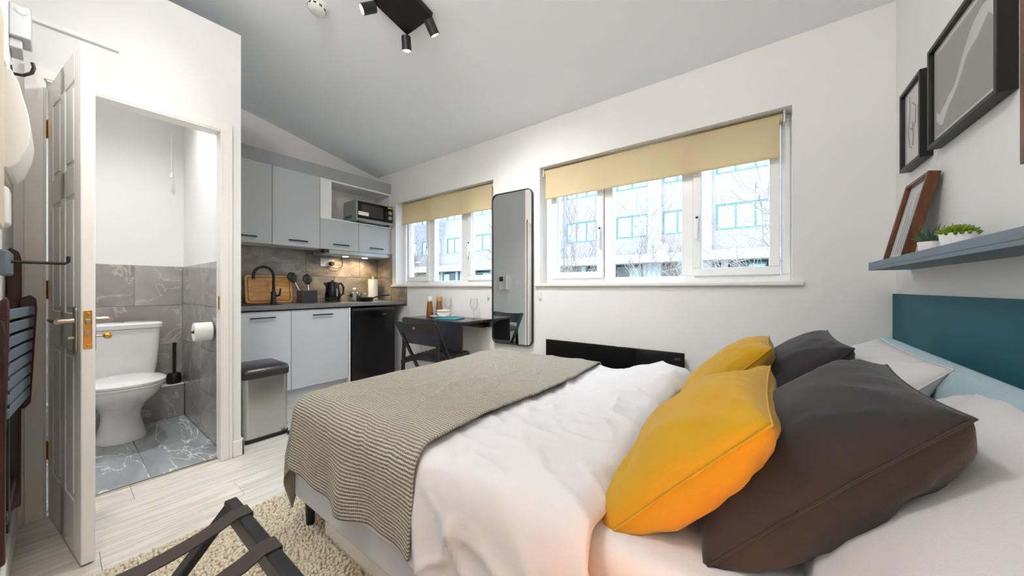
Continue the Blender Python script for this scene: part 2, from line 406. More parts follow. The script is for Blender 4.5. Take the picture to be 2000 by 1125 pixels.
base('baseboard_front', [(XP, -1.5, YF, YF + .012, 0, .10)], 'white skirting under the hanging chair')

# ================================================================== WINDOWS
def window(name, X0, X1, panes, label):
    e = thing(name, ((X0 + X1) / 2, 2.55, ZS), label, None, None, 'structure')
    y0, y1 = 2.55, 2.615; z0, z1 = ZS + .012, ZT
    f = MB(); f.box(X0, X1, y0, y1, z0, z0 + .045); f.box(X0, X1, y0, y1, z1 - .045, z1); f.box(X0, X0 + .045, y0, y1, z0 + .045, z1 - .045); f.box(X1 - .045, X1, y0, y1, z0 + .045, z1 - .045)
    for i in range(len(panes) - 1):
        a = panes[i][1] + (.052 if panes[i][2] else 0); c = panes[i + 1][0] - (.052 if panes[i + 1][2] else 0)
        f.box(a, c, y0, y1, z0 + .045, z1 - .045)
    f.obj('frame', 'upvc', e, bevel=.004)
    for g0, g1, sash, hs in panes:
        zb, zt_ = (z0 + .093, z1 - .093) if sash else (z0 + .045, z1 - .045)
        if sash:
            s = MB(); a0, a1, b0, b1 = g0 - .05, g1 + .05, zb - .05, zt_ + .05
            for q in ((a0, a1, y0 - .022, y0 + .04, b0, zb), (a0, a1, y0 - .022, y0 + .04, zt_, b1), (a0, g0, y0 - .022, y0 + .04, zb, zt_), (g1, a1, y0 - .022, y0 + .04, zb, zt_)): s.box(*q)
            so = s.obj('sash', 'upvc', e, bevel=.004)
            hx = (g1 + .025) if hs > 0 else (g0 - .025)
            MB().box(hx - .011, hx + .011, y0 - .034, y0 - .022, 1.42, 1.53).bar((hx, y0 - .04, 1.50), (hx, y0 - .046, 1.37), .014, .014, (0, 1, 0)).obj('handle', 'upvc', so, bevel=.003)
            MB().lathe([(.008, 0), (.008, .004)], (hx, y0 - .034, 1.515), (0, -1, 0), 12).obj('handle_lock', 'blk', so)
            MB().box(g0 - .004, g0, y0 - .002, y0 + .002, zb, zt_).box(g1, g1 + .004, y0 - .002, y0 + .002, zb, zt_).obj('gasket', 'blk', so)
        MB().box(g0, g1, y0 + .012, y0 + .016, zb, zt_).obj('pane', 'glass', e)
    return e
window('window_1', W1[0], W1[1], [(-3.42, -3.108, 1, 1), (-2.989, -2.56, 0, 0), (-2.40, -2.13, 1, -1)], 'small white three-light window over the fold-down table')
window('window_2', W2[0], W2[1], [(-1.406, -1.048, 1, 1), (-.93, -.447, 0, 0), (-.326, .03, 1, -1)], 'large white three-light window above the black panel heater')
for n, (a, c), lb in (('window_sill', (-3.63, -1.99), 'white window board under the small window'), ('window_sill', (-1.56, .178), 'white window board under the large window')):
    o = MB().box(a, c, YB - .026, 2.555, ZS - .012, ZS + .012).obj(n, 'gloss', bevel=.005)
    tag(o, lb, 'window sill', None, 'structure')

def blind(a, c, zb, label, side):
    e = thing('roller_blind', ((a + c) / 2, 2.50, zb), label, 'blind')
    MB().tube([(a - .015, 2.505, 2.035), (c + .015, 2.505, 2.035)], .024, 16).obj('roller', 'blind', e, True)
    m = MB(); m.box(a, c, 2.478, 2.4792, zb + .012, 2.04); m.obj('fabric', 'blind', e)
    MB().tube([(a, 2.4787, zb + .008), (c, 2.4787, zb + .008)], .008, 10).obj('bottom_bar', 'blind', e, True)
    for xx in (a - .022, c + .022): B('bracket', xx - .004, xx + .004, 2.475, 2.535, 2.0, ZT, 'plastic', e)
    xx = (c + .03) if side > 0 else (a - .03)
    MB().tube([(xx, 2.49, 2.02), (xx, 2.487, 1.6), (xx, 2.485, 1.22)], .0016, 6).tube([(xx + .008, 2.49, 2.02), (xx + .008, 2.487, 1.6), (xx, 2.485, 1.22)], .0016, 6).obj('chain', 'plastic', e)
blind(-3.49, -2.085, 1.805, 'beige roller blind half lowered over the small window', 1)
blind(-1.485, .075, 1.80, 'beige roller blind half lowered over the large window', 1)
for xx, lb in ((-2.085, 'clear chain holder under the small window sill'), (-1.515, 'clear chain holder left below the large window sill')):
    e = MB().prism(rrect(xx - .012, xx + .012, .95, 1.03, .008, 3), 'y', YB - .008, YB).tube([(xx, YB - .008, .965), (xx, YB - .028, .965), (xx, YB - .03, .985)], .004, 6).obj('chain_holder', 'plastic', bevel=.001)
    tag(e, lb, 'chain holder')

# ================================================================== BATHROOM DOOR (open)
H = Vector((XP - .012, DY0 + .004, 0)); dd = Vector((.9917, .129, 0)); nn = Vector((-.129, .9917, 0)); DW, DT = .606, .036
def D(s, t, z): return H + dd * s + nn * t + Vector((0, 0, z))
def dbox(m, s0, s1, t0, t1, z0, z1): return m.obox(D((s0 + s1) / 2, (t0 + t1) / 2, (z0 + z1) / 2), (dd, nn, (0, 0, 1)), ((s1 - s0) / 2, (t1 - t0) / 2, (z1 - z0) / 2))
door = thing('door_1', H, 'white six-panel bathroom door standing open into the room', None, None, 'structure')
dbox(MB(), 0, DW, .004, DT - .004, .008, 1.975).obj('leaf_core', 'gloss', door)
rails = [(.008, .22), (.80, .95), (1.42, 1.53), (1.86, 1.975)]; st = [(0, .10), (.263, .343), (.506, DW)]
fm = MB()
for s0, s1 in st: dbox(fm, s0, s1, 0, DT, .008, 1.975)
for z0, z1 in rails: dbox(fm, .10, .506, 0, DT, z0, z1)
fm.obj('stile_and_rail', 'gloss', door, bevel=.003)
for z0, z1 in ((.22, .80), (.95, 1.42), (1.53, 1.86)):
    for s0, s1 in ((.10, .263), (.343, .506)):
        for t0, t1 in ((.0005, .006), (DT - .006, DT - .0005)):
            dbox(MB(), s0 + .022, s1 - .022, t0, t1, z0 + .022, z1 - .022).obj('panel', 'gloss', door, bevel=.005)
for z in (.26, 1.0, 1.74):
    MB().tube([D(-.002, -.004, z), D(-.002, -.004, z + .085)], .006, 10).obox(D(.012, -.0008, z + .042), (dd, nn, (0, 0, 1)), (.014, .001, .042)).obj('hinge', 'brass', door)
# lock case and furniture
dbox(MB(), DW - .0005, DW + .0015, .006, DT - .008, .82, .965).obj('lock_plate', 'brass', door, bevel=.001)
dbox(MB(), DW, DW + .004, .011, DT - .013, .912, .932).obj('latch', 'nickel', door, bevel=.002)
dbox(MB(), DW, DW + .0022, .012, DT - .014, .868, .893).obj('deadbolt', 'nickel', door, bevel=.0005)
for z in (.832, .953): MB().lathe([(.005, 0), (.003, .0012)], D(DW + .0012, .018, z), dd, 10).obj('screw', 'brass', door)
for sg, t in ((-1, 0.), (1, DT)):
    pl = []
    for a, z in rrect(DW - .075, DW - .037, .80, .98, .018, 5): pl.append((a, z))
    bp = MB().loft([[D(a, t, z) for a, z in pl], [D(a, t + sg * .008, z) for a, z in pl]]).obj('backplate', 'nickel', door, bevel=.002)
    c = D(DW - .056, t, .925)
    MB().tube([c, c + nn * sg * .02, c + nn * sg * .045], [.013, .010, .010], 12).tube([c + nn * sg * .045 + dd * .008, c + nn * sg * .048 - dd * .03, c + nn * sg * .048 - dd * .115], [.010, .009, .007], 12).obj('lever', 'nickel', bp, True)
    c2 = D(DW - .056, t, .86)
    if sg > 0:
        MB().tube([c2, c2 + nn * .03], .004, 8).obj('turn_spindle', 'nickel', bp, True)
        MB().lathe([(.004, .028), (.012, .032), (.015, .042), (.010, .050), (.002, .052)], c2, nn, 14).obj('turn_knob', 'brass', bp, True)
    else:
        MB().tube([c2, c2 - nn * .022], .006, 8).obj('release', 'nickel', bp, True)

# ================================================================== BATHROOM FITTINGS
def sring(xb, xf, hw, z, cy, n=28, p=2.6):
    xc = (xb + xf) / 2; a = (xf - xb) / 2; out = []
    for k in range(n):
        t = 2 * PI * k / n; c, s = math.cos(t), math.sin(t)
        out.append((xc + a * math.copysign(abs(c) ** (2 / p), c), cy + hw * math.copysign(abs(s) ** (2 / p), s), z))
    return out
TY = .27
tl = thing('toilet', (-3.6, TY, 0), 'white close-coupled toilet with lid down against the marble tiling', 'toilet')
R = [(-3.80, -3.455, .122, 0.), (-3.80, -3.458, .120, .02), (-3.79, -3.48, .105, .07), (-3.79, -3.505, .095, .14), (-3.79, -3.49, .098, .19), (-3.79, -3.42, .122, .245),
     (-3.80, -3.31, .155, .30), (-3.81, -3.225, .177, .35), (-3.82, -3.195, .183, .385), (-3.82, -3.192, .183, .40)]
MB().loft([sring(a, c, w, z + .002, TY, 32, 2.3) for a, c, w, z in R]).obj('bowl', 'ceramic', tl, True, angle=60)
MB().loft([sring(-3.615, -3.185, .186, .404, TY, 32, 2.3), sring(-3.615, -3.183, .187, .42, TY, 32, 2.3)]).obj('seat', 'ceramic', tl, True, bevel=.004)
MB().loft([sring(-3.62, -3.180, .188, .423, TY, 32, 2.3), sring(-3.62, -3.178, .189, .437, TY, 32, 2.3), sring(-3.60, -3.21, .165, .448, TY, 32, 2.3), sring(-3.55, -3.28, .10, .452, TY, 32, 2.3)]).obj('lid', 'ceramic', tl, True, angle=60)
MB().loft([sring(-3.84, -3.665, .172, .402, TY, 32, 7), sring(-3.845, -3.655, .185, .5, TY, 32, 7), sring(-3.848, -3.65, .203, .755, TY, 32, 7)]).obj('cistern', 'ceramic', tl, True, bevel=.006, angle=50)
cl = MB().loft([sring(-3.849, -3.64, .212, .757, TY, 32, 7), sring(-3.849, -3.638, .214, .785, TY, 32, 7), sring(-3.848, -3.66, .20, .797, TY, 32, 7)]).obj('cistern_lid', 'ceramic', tl, True, angle=50)
MB().lathe([(.022, .797), (.022, .803), (.018, .804)], (-3.745, TY, 0), seg=18).obj('flush_button', 'chrome', cl, True)
br = thing('toilet_brush', (-3.897, .565, .266), 'black toilet brush in a black holder on the tiled ledge', 'toilet brush')
MB().lathe([(.042, .267), (.046, .285), (.040, .345), (.036, .35)], (-3.9, .575, 0), seg=20).obj('holder', 'blk', br, True)
MB().tube([(-3.9, .575, .35), (-3.9, .575, .40), (-3.9, .577, .60)], [.010, .009, .012], 10).obj('handle', 'blk', br, True)
rl = thing('toilet_roll', (-2.98, .63, .76), 'white toilet roll on its wall holder in the bathroom', 'toilet roll')
ring = lambda r, y: [(-2.98 + r * math.cos(t), y, .762 + r * math.sin(t)) for t in [2 * PI * k / 28 for k in range(28)]]
MB().loft([ring(.021, .53), ring(.058, .53), ring(.060, .535), ring(.060, .618), ring(.021, .618), ring(.021, .53)], cap=False).obj('paper', 'paper', rl, True)
MB().tube([(-2.98, .63, .762), (-2.98, .52, .762)], .008, 10).lathe([(.022, 0), (.022, .008)], (-2.98, .63, .762), (0, -1, 0), 16).obj('holder_arm', 'blk', rl, True)
pc = thing('pull_cord', (-3.90, .60, 2.35), 'white pull cord switch high in the bathroom corner', 'pull cord')
MB().tube([(-3.84, .55, 2.0), (-3.84, .55, 2.6)], .0025, 6).obj('cord', 'plastic', pc)
MB().lathe([(.004, 1.99), (.012, 1.955), (.010, 1.94), (.002, 1.938)], (-3.84, .55, 0), seg=12).obj('toggle', 'plastic', pc, True)
MB().box(-3.885, -3.795, .505, .595, 2.57, 2.6).obj('housing', 'plastic', pc, bevel=.006)
for xx, yy, lb in ((-3.15, .38, 'recessed bathroom ceiling light nearer the kitchen side'), (-3.15, -.3, 'recessed bathroom ceiling light on the far side')):
    e = thing('recessed_light', (xx, yy, 2.598), lb, 'light')
    MB().lathe([(.048, 0), (.050, -.006), (.036, -.008), (.034, -.001)], (xx, yy, 2.6), seg=20).obj('rim', 'chrome', e, True)
    MB().lathe([(.033, -.002), (.033, -.004)], (xx, yy, 2.6), seg=16).obj('bulb', 'bulb', e)
    spot('light', (xx, yy, 2.585), (0, 0, -1), BATH_W, (.96, .985, 1), 140, .05, e, 1.)

# ================================================================== KITCHEN
def handle(parent, p, q, out):
    p, q, out = Vector(p), Vector(q), Vector(out); d = (q - p).normalized()
    m = MB().tube([p + out, q + out], .006, 8)
    for e in (p + d * .018, q - d * .018): m.tube([e, e + out], .005, 8)
    return m.obj('handle', 'hand', parent, True)
XU = -3.65; XB = -3.36; ZW = .90
def wall_cab(y0, y1, z0, z1, label, nm='wall_cabinet'):
    e = thing(nm, ((XL + XU) / 2, (y0 + y1) / 2, z0), label, 'cabinet', 'grey wall cabinets over the worktop')
    B('body', XL + .002, XU - .019, y0 + .001, y1 - .001, z0 + .001, z1 - .001, 'carc', e, .001)
    d = B('door', XU - .018, XU, y0 + .0018, y1 - .0018, z0, z1, 'cab', e, .0015)
    ym = (y0 + y1) / 2; handle(d, (XU, ym - .085, z0 + .055), (XU, ym + .085, z0 + .055), (.026, 0, 0)); return e
wall_cab(.768, 1.188, 1.456, 2.19, 'tall grey wall cabinet nearest the bathroom wall')
wall_cab(1.188, 1.609, 1.456, 2.19, 'tall grey wall cabinet beside the microwave shelf')
wall_cab(1.609, 2.022, 1.456, 1.768, 'low grey wall cabinet under the microwave, further from the window')
wall_cab(2.022, 2.436, 1.456, 1.768, 'low grey wall cabinet under the microwave, next to the window')
B('filler', XL + .002, XU - .005, YR + .002, .766, 1.456, 2.19, 'cab', None, .001); tag(bpy.data.objects['filler'], 'narrow grey filler panel between wall cabinets and bathroom wall', 'panel')
e = thing('microwave_shelf', (-3.8, 2.02, 1.77), 'white open shelf box holding the microwave', 'shelf')
B('bottom_board', XL + .002, XU, 1.612, 2.434, 1.7695, 1.785, 'carc', e); B('top_board', XL + .002, XU, 1.612, 2.434, 2.172, 2.189, 'carc', e)
B('side_board', XL + .002, XU, 1.612, 1.629, 1.7855, 2.1715, 'carc', e); B('side_board', XL + .002, XU, 2.417, 2.434, 1.7855, 2.1715, 'carc', e); B('front_filler', XU - .016, XU, 1.6295, 1.725, 1.7855, 2.1715, 'carc', e)
o = B('cornice_panel', XL + .002, XU - .004, YR + .002, 2.436, 2.1915, 2.315, 'cab2', None, .001); tag(o, 'long grey top panel above the wall cabinets', 'panel')
# base units
def base_cab(y0, y1, label):
    e = thing('base_cabinet', ((XL + XB) / 2, (y0 + y1) / 2, 0), label, 'cabinet', 'pale base cabinets under the worktop')
    B('body', XL + .015, XB - .021, y0 + .001, y1 - .001, .145, .85, 'carc', e, .001)
    d = B('door', XB - .019, XB, y0 + .0018, y1 - .0018, .145, .842, 'cabb', e, .0015)
    B('plinth', XB - .07, XB - .055, y0, y1, 0, .143, 'cabb', e, .001)
    ym = (y0 + y1) / 2; handle(d, (XB, ym - .09, .80), (XB, ym + .09, .80), (.028, 0, 0))
base_cab(.80, 1.239, 'pale base cabinet behind the steel pedal bin')
base_cab(1.239, 1.755, 'pale base cabinet next to the black fridge')
o = B('filler', XL + .02, XB - .003, YR + .002, .798, 0, .85, 'cabb', None, .001); tag(o, 'narrow pale filler beside the pedal bin at floor level', 'panel')
o = B('end_panel', XL + .015, XB, 1.757, 1.775, 0, .851, 'carc', None, .001); tag(o, 'white end panel between base cabinet and fridge', 'panel')
o = B('worktop', XL + .012, XB + .012, YR + .002, YB - .012, .862, ZW, 'work', None, .006, 3); tag(o, 'dark grey laminate kitchen worktop', 'worktop')
# splashback
sp = S(MB().box(XL, XL + .003, YR, YB - .001, ZW - .04, 1.47).obj('wall_splashback', 'dgrout'), 'brown grey slate tiled splashback behind the worktop')
tiles(sp, 'ktile', 'x', XL + .003, YR + .004, YB - .012, ZW, 1.456, .6, .278, .007, 1, .3)
sp2 = S(MB().box(XL + .01, -3.635, YB - .003, YB - .0005, ZW - .04, 1.46).box(-3.635, XB + .02, YB - .003, YB - .0005, .84, ZS - .014).obj('wall_splashback_return', 'dgrout'), 'brown grey slate tile return beside the window')
tiles(sp2, 'ktile', 'y', YB - .003, XL + .012, -3.637, ZW, 1.454, .6, .278, .007, -1)
tiles(sp2, 'ktile', 'y', YB - .003, -3.634, XB + .02, ZW, ZS - .014, .3, .2, .007, -1)
# cooker hood
e = thing('cooker_hood', (-3.75, 2.04, 1.42), 'slim silver cooker hood with warm light under the wall cabinets', 'cooker hood')
B('body', -3.93, XU - .03, 1.66, 2.43, 1.405, 1.4545, 'silver', e, .002)
B('front_strip', XU - .03, XU - .004, 1.66, 2.43, 1.412, 1.4545, 'silver', e, .003)
B('end_cap', XU - .06, XU + .002, 1.645, 1.70, 1.418, 1.4545, 'blk', e, .002)
for yy in (1.95, 2.18):
    MB().lathe([(.03, 0), (.03, -.004)], (-3.80, yy, 1.405), seg=16).obj('lamp', 'led', e)
    spot('light', (-3.80, yy, 1.395), (-.25, 0, -1), HOOD_W, (1, .72, .36), 150, .03, e)
# microwave
e = thing('microwave', (-3.69, 2.13, 1.785), 'silver and black microwave oven on the open shelf', 'microwave')
MY0, MY1, MZ0, MZ1, MX = 1.945, 2.395, 1.797, 2.02, -3.555
B('body', -3.84, MX - .012, MY0, MY1, MZ0, MZ1, 'silver', e, .004)
B('front_frame', MX - .012, MX, MY0, MY1, MZ0, MZ1, 'silver', e, .003)
d = B('door', MX, MX + .010, MY0 + .012, MY1 - .098, MZ0 + .022, MZ1 - .014, 'blkg', e, .002)
B('door_window', MX + .010, MX + .0112, MY0 + .05, MY1 - .135, MZ0 + .05, MZ1 - .045, 'outg' if 0 else 'lid', d, .0005)
B('sticker', MX + .0112, MX + .012, MY0 + .014, MY0 + .135, MZ0 + .055, MZ0 + .095, 'paper', d, 0)
cp = B('control_panel', MX, MX + .010, MY1 - .095, MY1 - .010, MZ0 + .022, MZ1 - .014, 'blkg', e, .002)
for z in (MZ0 + .075, MZ0 + .135): MB().lathe([(.022, 0), (.021, .014), (.018, .016)], (MX + .010, MY1 - .05, z), (1, 0, 0), 20).obj('knob', 'silver', cp, True)
B('label_sticker', MX + .010, MX + .0105, MY1 - .075, MY1 - .018, MZ1 - .036, MZ1 - .022, 'yellow_label', cp, 0)
for yy in (MY0 + .04, MY1 - .04):
    for xx in (-3.82, MX - .04): MB().lathe([(.012, 0), (.012, .0125)], (xx, yy, 1.785), seg=10).obj('foot', 'blk', e)
m = MB()
for i in range(7): m.box(-3.80 + i * .022, -3.788 + i * .022, MY0 - .0008, MY0 + .002, MZ0 + .03, MZ0 + .06)
m.obj('vent', 'blk', e)
# fridge
e = thing('fridge', (-3.62, 2.06, 0), 'black under-counter fridge with silver badge beside the wall', 'fridge')
B('cabinet', -3.90, -3.405, 1.79, 2.29, .02, .84, 'blk', e, .004)
d = B('door', -3.402, -3.355, 1.79, 2.29, .035, .84, 'fridge', e, .008, 3)
text('badge', 'Fridgemaster', .028, 'chrome', d, (-3.3545, 2.10, .765), (0, 1, 0), (0, 0, 1))
B('door_top_trim', -3.402, -3.353, 1.792, 2.288, .815, .838, 'lid', d, .004)
for yy in (1.83, 2.25): MB().lathe([(.016, 0), (.016, .022)], (-3.44, yy, 0), seg=10).obj('foot', 'blk', e)
# pedal bin
e = thing('pedal_bin', (-2.90, .86, 0), 'stainless steel rectangular pedal bin with dark grey lid', 'bin')
def pr(x0, x1, y0, y1, r, z): return [(a, c, z) for a, c in rrect(x0, x1, y0, y1, r, 5)]
B0 = (-3.06, -2.77, .735, 1.005)
MB().loft([pr(*B0, .035, .022), pr(*B0, .035, .435)]).obj('body', 'steel', e, True, angle=60)
MB().loft([pr(-3.065, -2.765, .73, 1.01, .037, .001), pr(-3.065, -2.765, .73, 1.01, .037, .028)]).obj('base_rim', 'blk', e, True, bevel=.003)
MB().loft([pr(-3.067, -2.762, .728, 1.012, .035, .432), pr(-3.067, -2.760, .726, 1.014, .035, .475), pr(-3.066, -2.775, .73, 1.01, .035, .497), pr(-3.04, -2.83, .76, .98, .03, .512)]).obj('lid', 'lid', e, True, bevel=.004, angle=50)
MB().prism(rrect(-2.765, -2.70, .985, 1.04, .02, 4), 'z', .006, .018).obj('pedal', 'blk', e, bevel=.003)
o = MB().lathe([(.034, 0.001), (.036, .006), (.034, .014), (.02, .022), (.012, .034), (.002, .036)], (-2.915, 1.125, 0), seg=20).obj('door_stop', 'tealp', None, True); tag(o, 'small teal rubber door stop on the floor beside the pedal bin', 'door stop')

# worktop things
Z = ZW + .0005
o = thing('cutting_board', (-3.9, 1.24, Z), 'beech wooden cutting board leaning on the splashback', 'cutting board')
nx, nz = math.cos(.13), math.sin(.13)
def CBp(y, h, t): return (-3.885 - h * nz + t * nx, y, Z + .001 + h * nx + t * nz)
po = rrect(1.045, 1.44, 0, .275, .035, 5)
MB().loft([[CBp(a, h, 0) for a, h in po], [CBp(a, h, .018) for a, h in po]]).obj('board', 'beech', o, bevel=.003)
q0, q1 = rrect(1.065, 1.42, .02, .255, .022, 5), rrect(1.071, 1.414, .026, .249, .018, 5)
MB().loft([[CBp(a, h, .0183) for a, h in q0], [CBp(a, h, .0188) for a, h in q1]], cap=False).obj('juice_groove', 'brown', o)
o = thing('tap', (-3.76, 1.235, Z), 'matt black swan-neck kitchen tap', 'tap')
pts = [(-3.76, 1.235, Z), (-3.76, 1.235, 1.09), (-3.76, 1.235, 1.165)] + [(-3.76, 1.155 + .08 * math.cos(a), 1.165 + .085 * math.sin(a)) for a in [PI * k / 12 for k in range(1, 13)]] + [(-3.76, 1.073, 1.13)]
MB().tube(pts, .0125, 12).obj('spout', 'blk', o, True)
MB().lathe([(.027, Z), (.027, Z + .012), (.022, Z + .02), (.022, Z + .11), (.014, Z + .12)], (-3.76, 1.235, 0), seg=18).obj('body', 'blk', o, True)
MB().tube([(-3.76, 1.235, Z + .075), (-3.735, 1.275, Z + .08), (-3.73, 1.285, Z + .15)], [.016, .012, .005], 10).obj('lever', 'blk', o, True)
o = thing('sink', (-3.6, 1.02, Z), 'black inset sink in front of the tap', 'sink')
m = MB()
for q in ((-3.70, -3.685, .82, 1.20), (-3.44, -3.425, .82, 1.20)): m.box(q[0], q[1], q[2], q[3], Z, Z + .004)
m.box(-3.685, -3.44, .82, .835, Z, Z + .004); m.box(-3.685, -3.44, 1.185, 1.20, Z, Z + .004); m.obj('rim', 'blk', o)
B('bowl', -3.685, -3.44, .835, 1.185, Z, Z + .0012, 'blk', o, 0)
o = thing('utensil_holder', (-3.76, 1.535, Z), 'square dark grey utensil holder on the worktop', 'holder')
m = MB(); x0, x1, y0, y1, z1 = -3.83, -3.70, 1.46, 1.605, Z + .125
for q in ((x0, x1, y0, y0 + .004), (x0, x1, y1 - .004, y1), (x0, x0 + .004, y0 + .004, y1 - .004), (x1 - .004, x1, y0 + .004, y1 - .004)): m.box(*q, Z, z1)
m.box(x0, x1, y0, y1, Z, Z + .004); m.obj('box', 'lid', o, bevel=.001)
def spoon(y, top, lean, label, kind):
    e = thing('kitchen_spoon' if kind else 'kitchen_ladle', (-3.765, y, Z + .006), label, 'utensil')
    p0 = Vector((-3.76, y, Z + .006)); p1 = Vector((-3.80, y + lean, top - .07))
    MB().tube([p0, p1], .005, 8).obj('stem', 'steel', e, True)
    d = (p1 - p0).normalized(); u = Vector((.93, 0, .36)); sd = d.cross(u).normalized()
    m = MB(); rings = []
    for h, w, dp in ((-.015, .007, .004), (.0, .022, .006), (.03, .044, .012), (.06, .047, .014), (.085, .034, .012), (.10, .008, .004)):
        c = p1 + d * h; rings.append([c + sd * w * math.cos(t) + u * dp * math.sin(t) for t in [2 * PI * k / 14 for k in range(14)]])
    m.loft(rings).obj('head', 'blk', e, True)
spoon(1.52, 1.185, -.09, 'black slotted spoon leaning left in the utensil holder', 1)
spoon(1.56, 1.165, -.005, 'black serving spoon standing right in the utensil holder', 1)
o = thing('kettle', (-3.70, 1.76, Z), 'glossy black electric jug kettle on the worktop', 'kettle')
MB().lathe([(.07, Z), (.078, Z + .006), (.078, Z + .02), (.07, Z + .024)], (-3.70, 1.76, 0), seg=28).obj('base', 'blk', o, True)
MB().lathe([(.072, Z + .025), (.077, Z + .035), (.076, Z + .08), (.068, Z + .15), (.058, Z + .20)], (-3.70, 1.76, 0), seg=28).obj('jug', 'blkg', o, True)
MB().lathe([(.058, Z + .20), (.05, Z + .213), (.02, Z + .22), (.012, Z + .232), (.002, Z + .234)], (-3.70, 1.76, 0), seg=28).obj('lid', 'blk', o, True)
MB().tube([(-3.70, 1.81, Z + .195), (-3.70, 1.85, Z + .20), (-3.70, 1.875, Z + .16), (-3.70, 1.872, Z + .09), (-3.70, 1.84, Z + .06)], [.014, .013, .012, .011, .009], 10).obj('handle', 'blk', o, True)
MB().prism([(1.715, Z + .205), (1.665, Z + .205), (1.70, Z + .15)], 'x', -3.715, -3.685).obj('spout', 'blk', o, bevel=.004)
MB().tube([(-3.624, 1.77, Z + .06), (-3.632, 1.77, Z + .14)], .007, 8).obj('water_gauge', 'silver', o, True)
o = thing('wire_rack', (-3.58, 1.66, Z), 'low black wire rack in front of the kettle', 'rack')
m = MB()
for z in (.012, .045):
    m.tube([(-3.62, 1.60, Z + z), (-3.53, 1.60, Z + z), (-3.53, 1.72, Z + z), (-3.62, 1.72, Z + z), (-3.62, 1.60, Z + z)], .0025, 6)
for yy in [1.60 + .024 * k for k in range(6)]: m.tube([(-3.53, yy, Z + .002), (-3.53, yy, Z + .047)], .002, 6); m.tube([(-3.62, yy, Z + .002), (-3.62, yy, Z + .047)], .002, 6)
m.obj('wires', 'blk', o)
o = thing('saucepan', (-3.72, 2.02, Z), 'stainless steel saucepan with glass lid and two loop handles', 'saucepan')
MB().lathe([(.075, Z), (.08, Z + .006), (.08, Z + .085), (.083, Z + .088), (.078, Z + .088), (.076, Z + .01), (.002, Z + .008)], (-3.72, 2.02, 0), seg=28).obj('pot', 'steel', o, True)
MB().lathe([(.081, Z + .089), (.075, Z + .098), (.045, Z + .112), (.004, Z + .116)], (-3.72, 2.02, 0), seg=28).obj('lid', 'gl2', o, True)
MB().tube([(-3.72, 2.0, Z + .115), (-3.72, 2.0, Z + .14), (-3.72, 2.04, Z + .14), (-3.72, 2.04, Z + .115)], .005, 8).obj('lid_knob', 'chrome', o, True)
for s in (-1, 1): MB().tube([(-3.745, 2.02 + s * .08, Z + .078), (-3.74, 2.02 + s * .115, Z + .082), (-3.70, 2.02 + s * .115, Z + .082), (-3.695, 2.02 + s * .08, Z + .078)], .005, 8).obj('loop_handle', 'steel', o, True)
o = thing('frying_pan', (-3.55, 2.07, Z), 'small black frying pan at the front of the worktop', 'frying pan')
MB().lathe([(.066, Z), (.07, Z + .004), (.086, Z + .045), (.084, Z + .046), (.068, Z + .008), (.002, Z + .006)], (-3.55, 2.05, 0), seg=28).obj('pan', 'blk', o, True)
MB().tube([(-3.54, 2.13, Z + .036), (-3.53, 2.17, Z + .05), (-3.52, 2.20, Z + .062), (-3.50, 2.31, Z + .068)], [.008, .008, .01, .009], 10).obj('handle', 'blk', o, True)
o = thing('kitchen_roll', (-3.84, 2.31, Z), 'white kitchen paper roll on a pale wooden stand', 'paper roll')
MB().lathe([(.065, Z), (.065, Z + .012)], (-3.84, 2.31, 0), seg=24).tube([(-3.84, 2.31, Z), (-3.84, 2.31, Z + .295)], .012, 12).obj('stand', 'beech', o, True)
MB().lathe([(.016, Z + .013), (.056, Z + .013), (.056, Z + .255), (.016, Z + .255)], (-3.84, 2.31, 0), seg=28).obj('paper', 'paper', o, True)

def socket(name, c, axis, w, h, label, kind='double'):
    """face plate on a wall; axis 'x' faces +x, '-y' faces the room from the back wall, '+y' faces +y"""
    ux, n = {'x': ((0, 1, 0), (1, 0, 0)), '-y': ((1, 0, 0), (0, -1, 0)), '+y': ((1, 0, 0), (0, 1, 0))}[axis]
    ux, n, c = Vector(ux), Vector(n), Vector(c); up = Vector((0, 0, 1))
    e = thing(name, c, label, 'socket' if kind in ('double', 'single') else 'switch')
    MB().obox(c + n * .0045, (ux, up, n), (w / 2, h / 2, .0045)).obj('face_plate', 'plastic', e, bevel=.003)
    if kind in ('double', 'single'):
        for s in ((-.036, .036) if kind == 'double' else (0,)):
            m = MB()
            for a, bz, pw, ph in ((0, .006, .002, .004), (-.011, -.014, .004, .0018), (.011, -.014, .004, .0018)): m.obox(c + ux * (s + a) + up * bz + n * .0092, (ux, up, n), (pw, ph, .0006))
            m.obj('pin_slot', 'blk', e)
            MB().obox(c + ux * s * .45 + up * .028 + n * .0105, (ux, up, n), (.006, .008, .0025)).obj('rocker', 'plastic', e, bevel=.001)
    else:
        MB().obox(c + n * .011, (ux, up, n), (.011, .018, .003)).obj('rocker', 'plastic', e, bevel=.001)
    return e
socket('wall_socket', (XL + .0105, 1.81, 1.335), 'x', .147, .086, 'white double socket on the kitchen splashback')
o = thing('mains_plug', (XL + .02, 1.85, 1.325), 'black mains plug and lead in the splashback socket', 'plug')
MB().lathe([(.025, 0), (.025, .03), (.020, .036)], (XL + .0215, 1.852, 1.325), (1, 0, 0), 16).obj('plug_body', 'blk', o, True)
MB().tube([(XL + .04, 1.855, 1.30), (XL + .04, 1.865, 1.275), (XL + .04, 1.92, 1.272), (XL + .04, 1.965, 1.30), (XL + .035, 1.975, 1.35), (XL + .03, 1.96, 1.39), (XL + .03, 1.955, 1.404)], .0035, 8).obj('lead', 'blk', o, True)

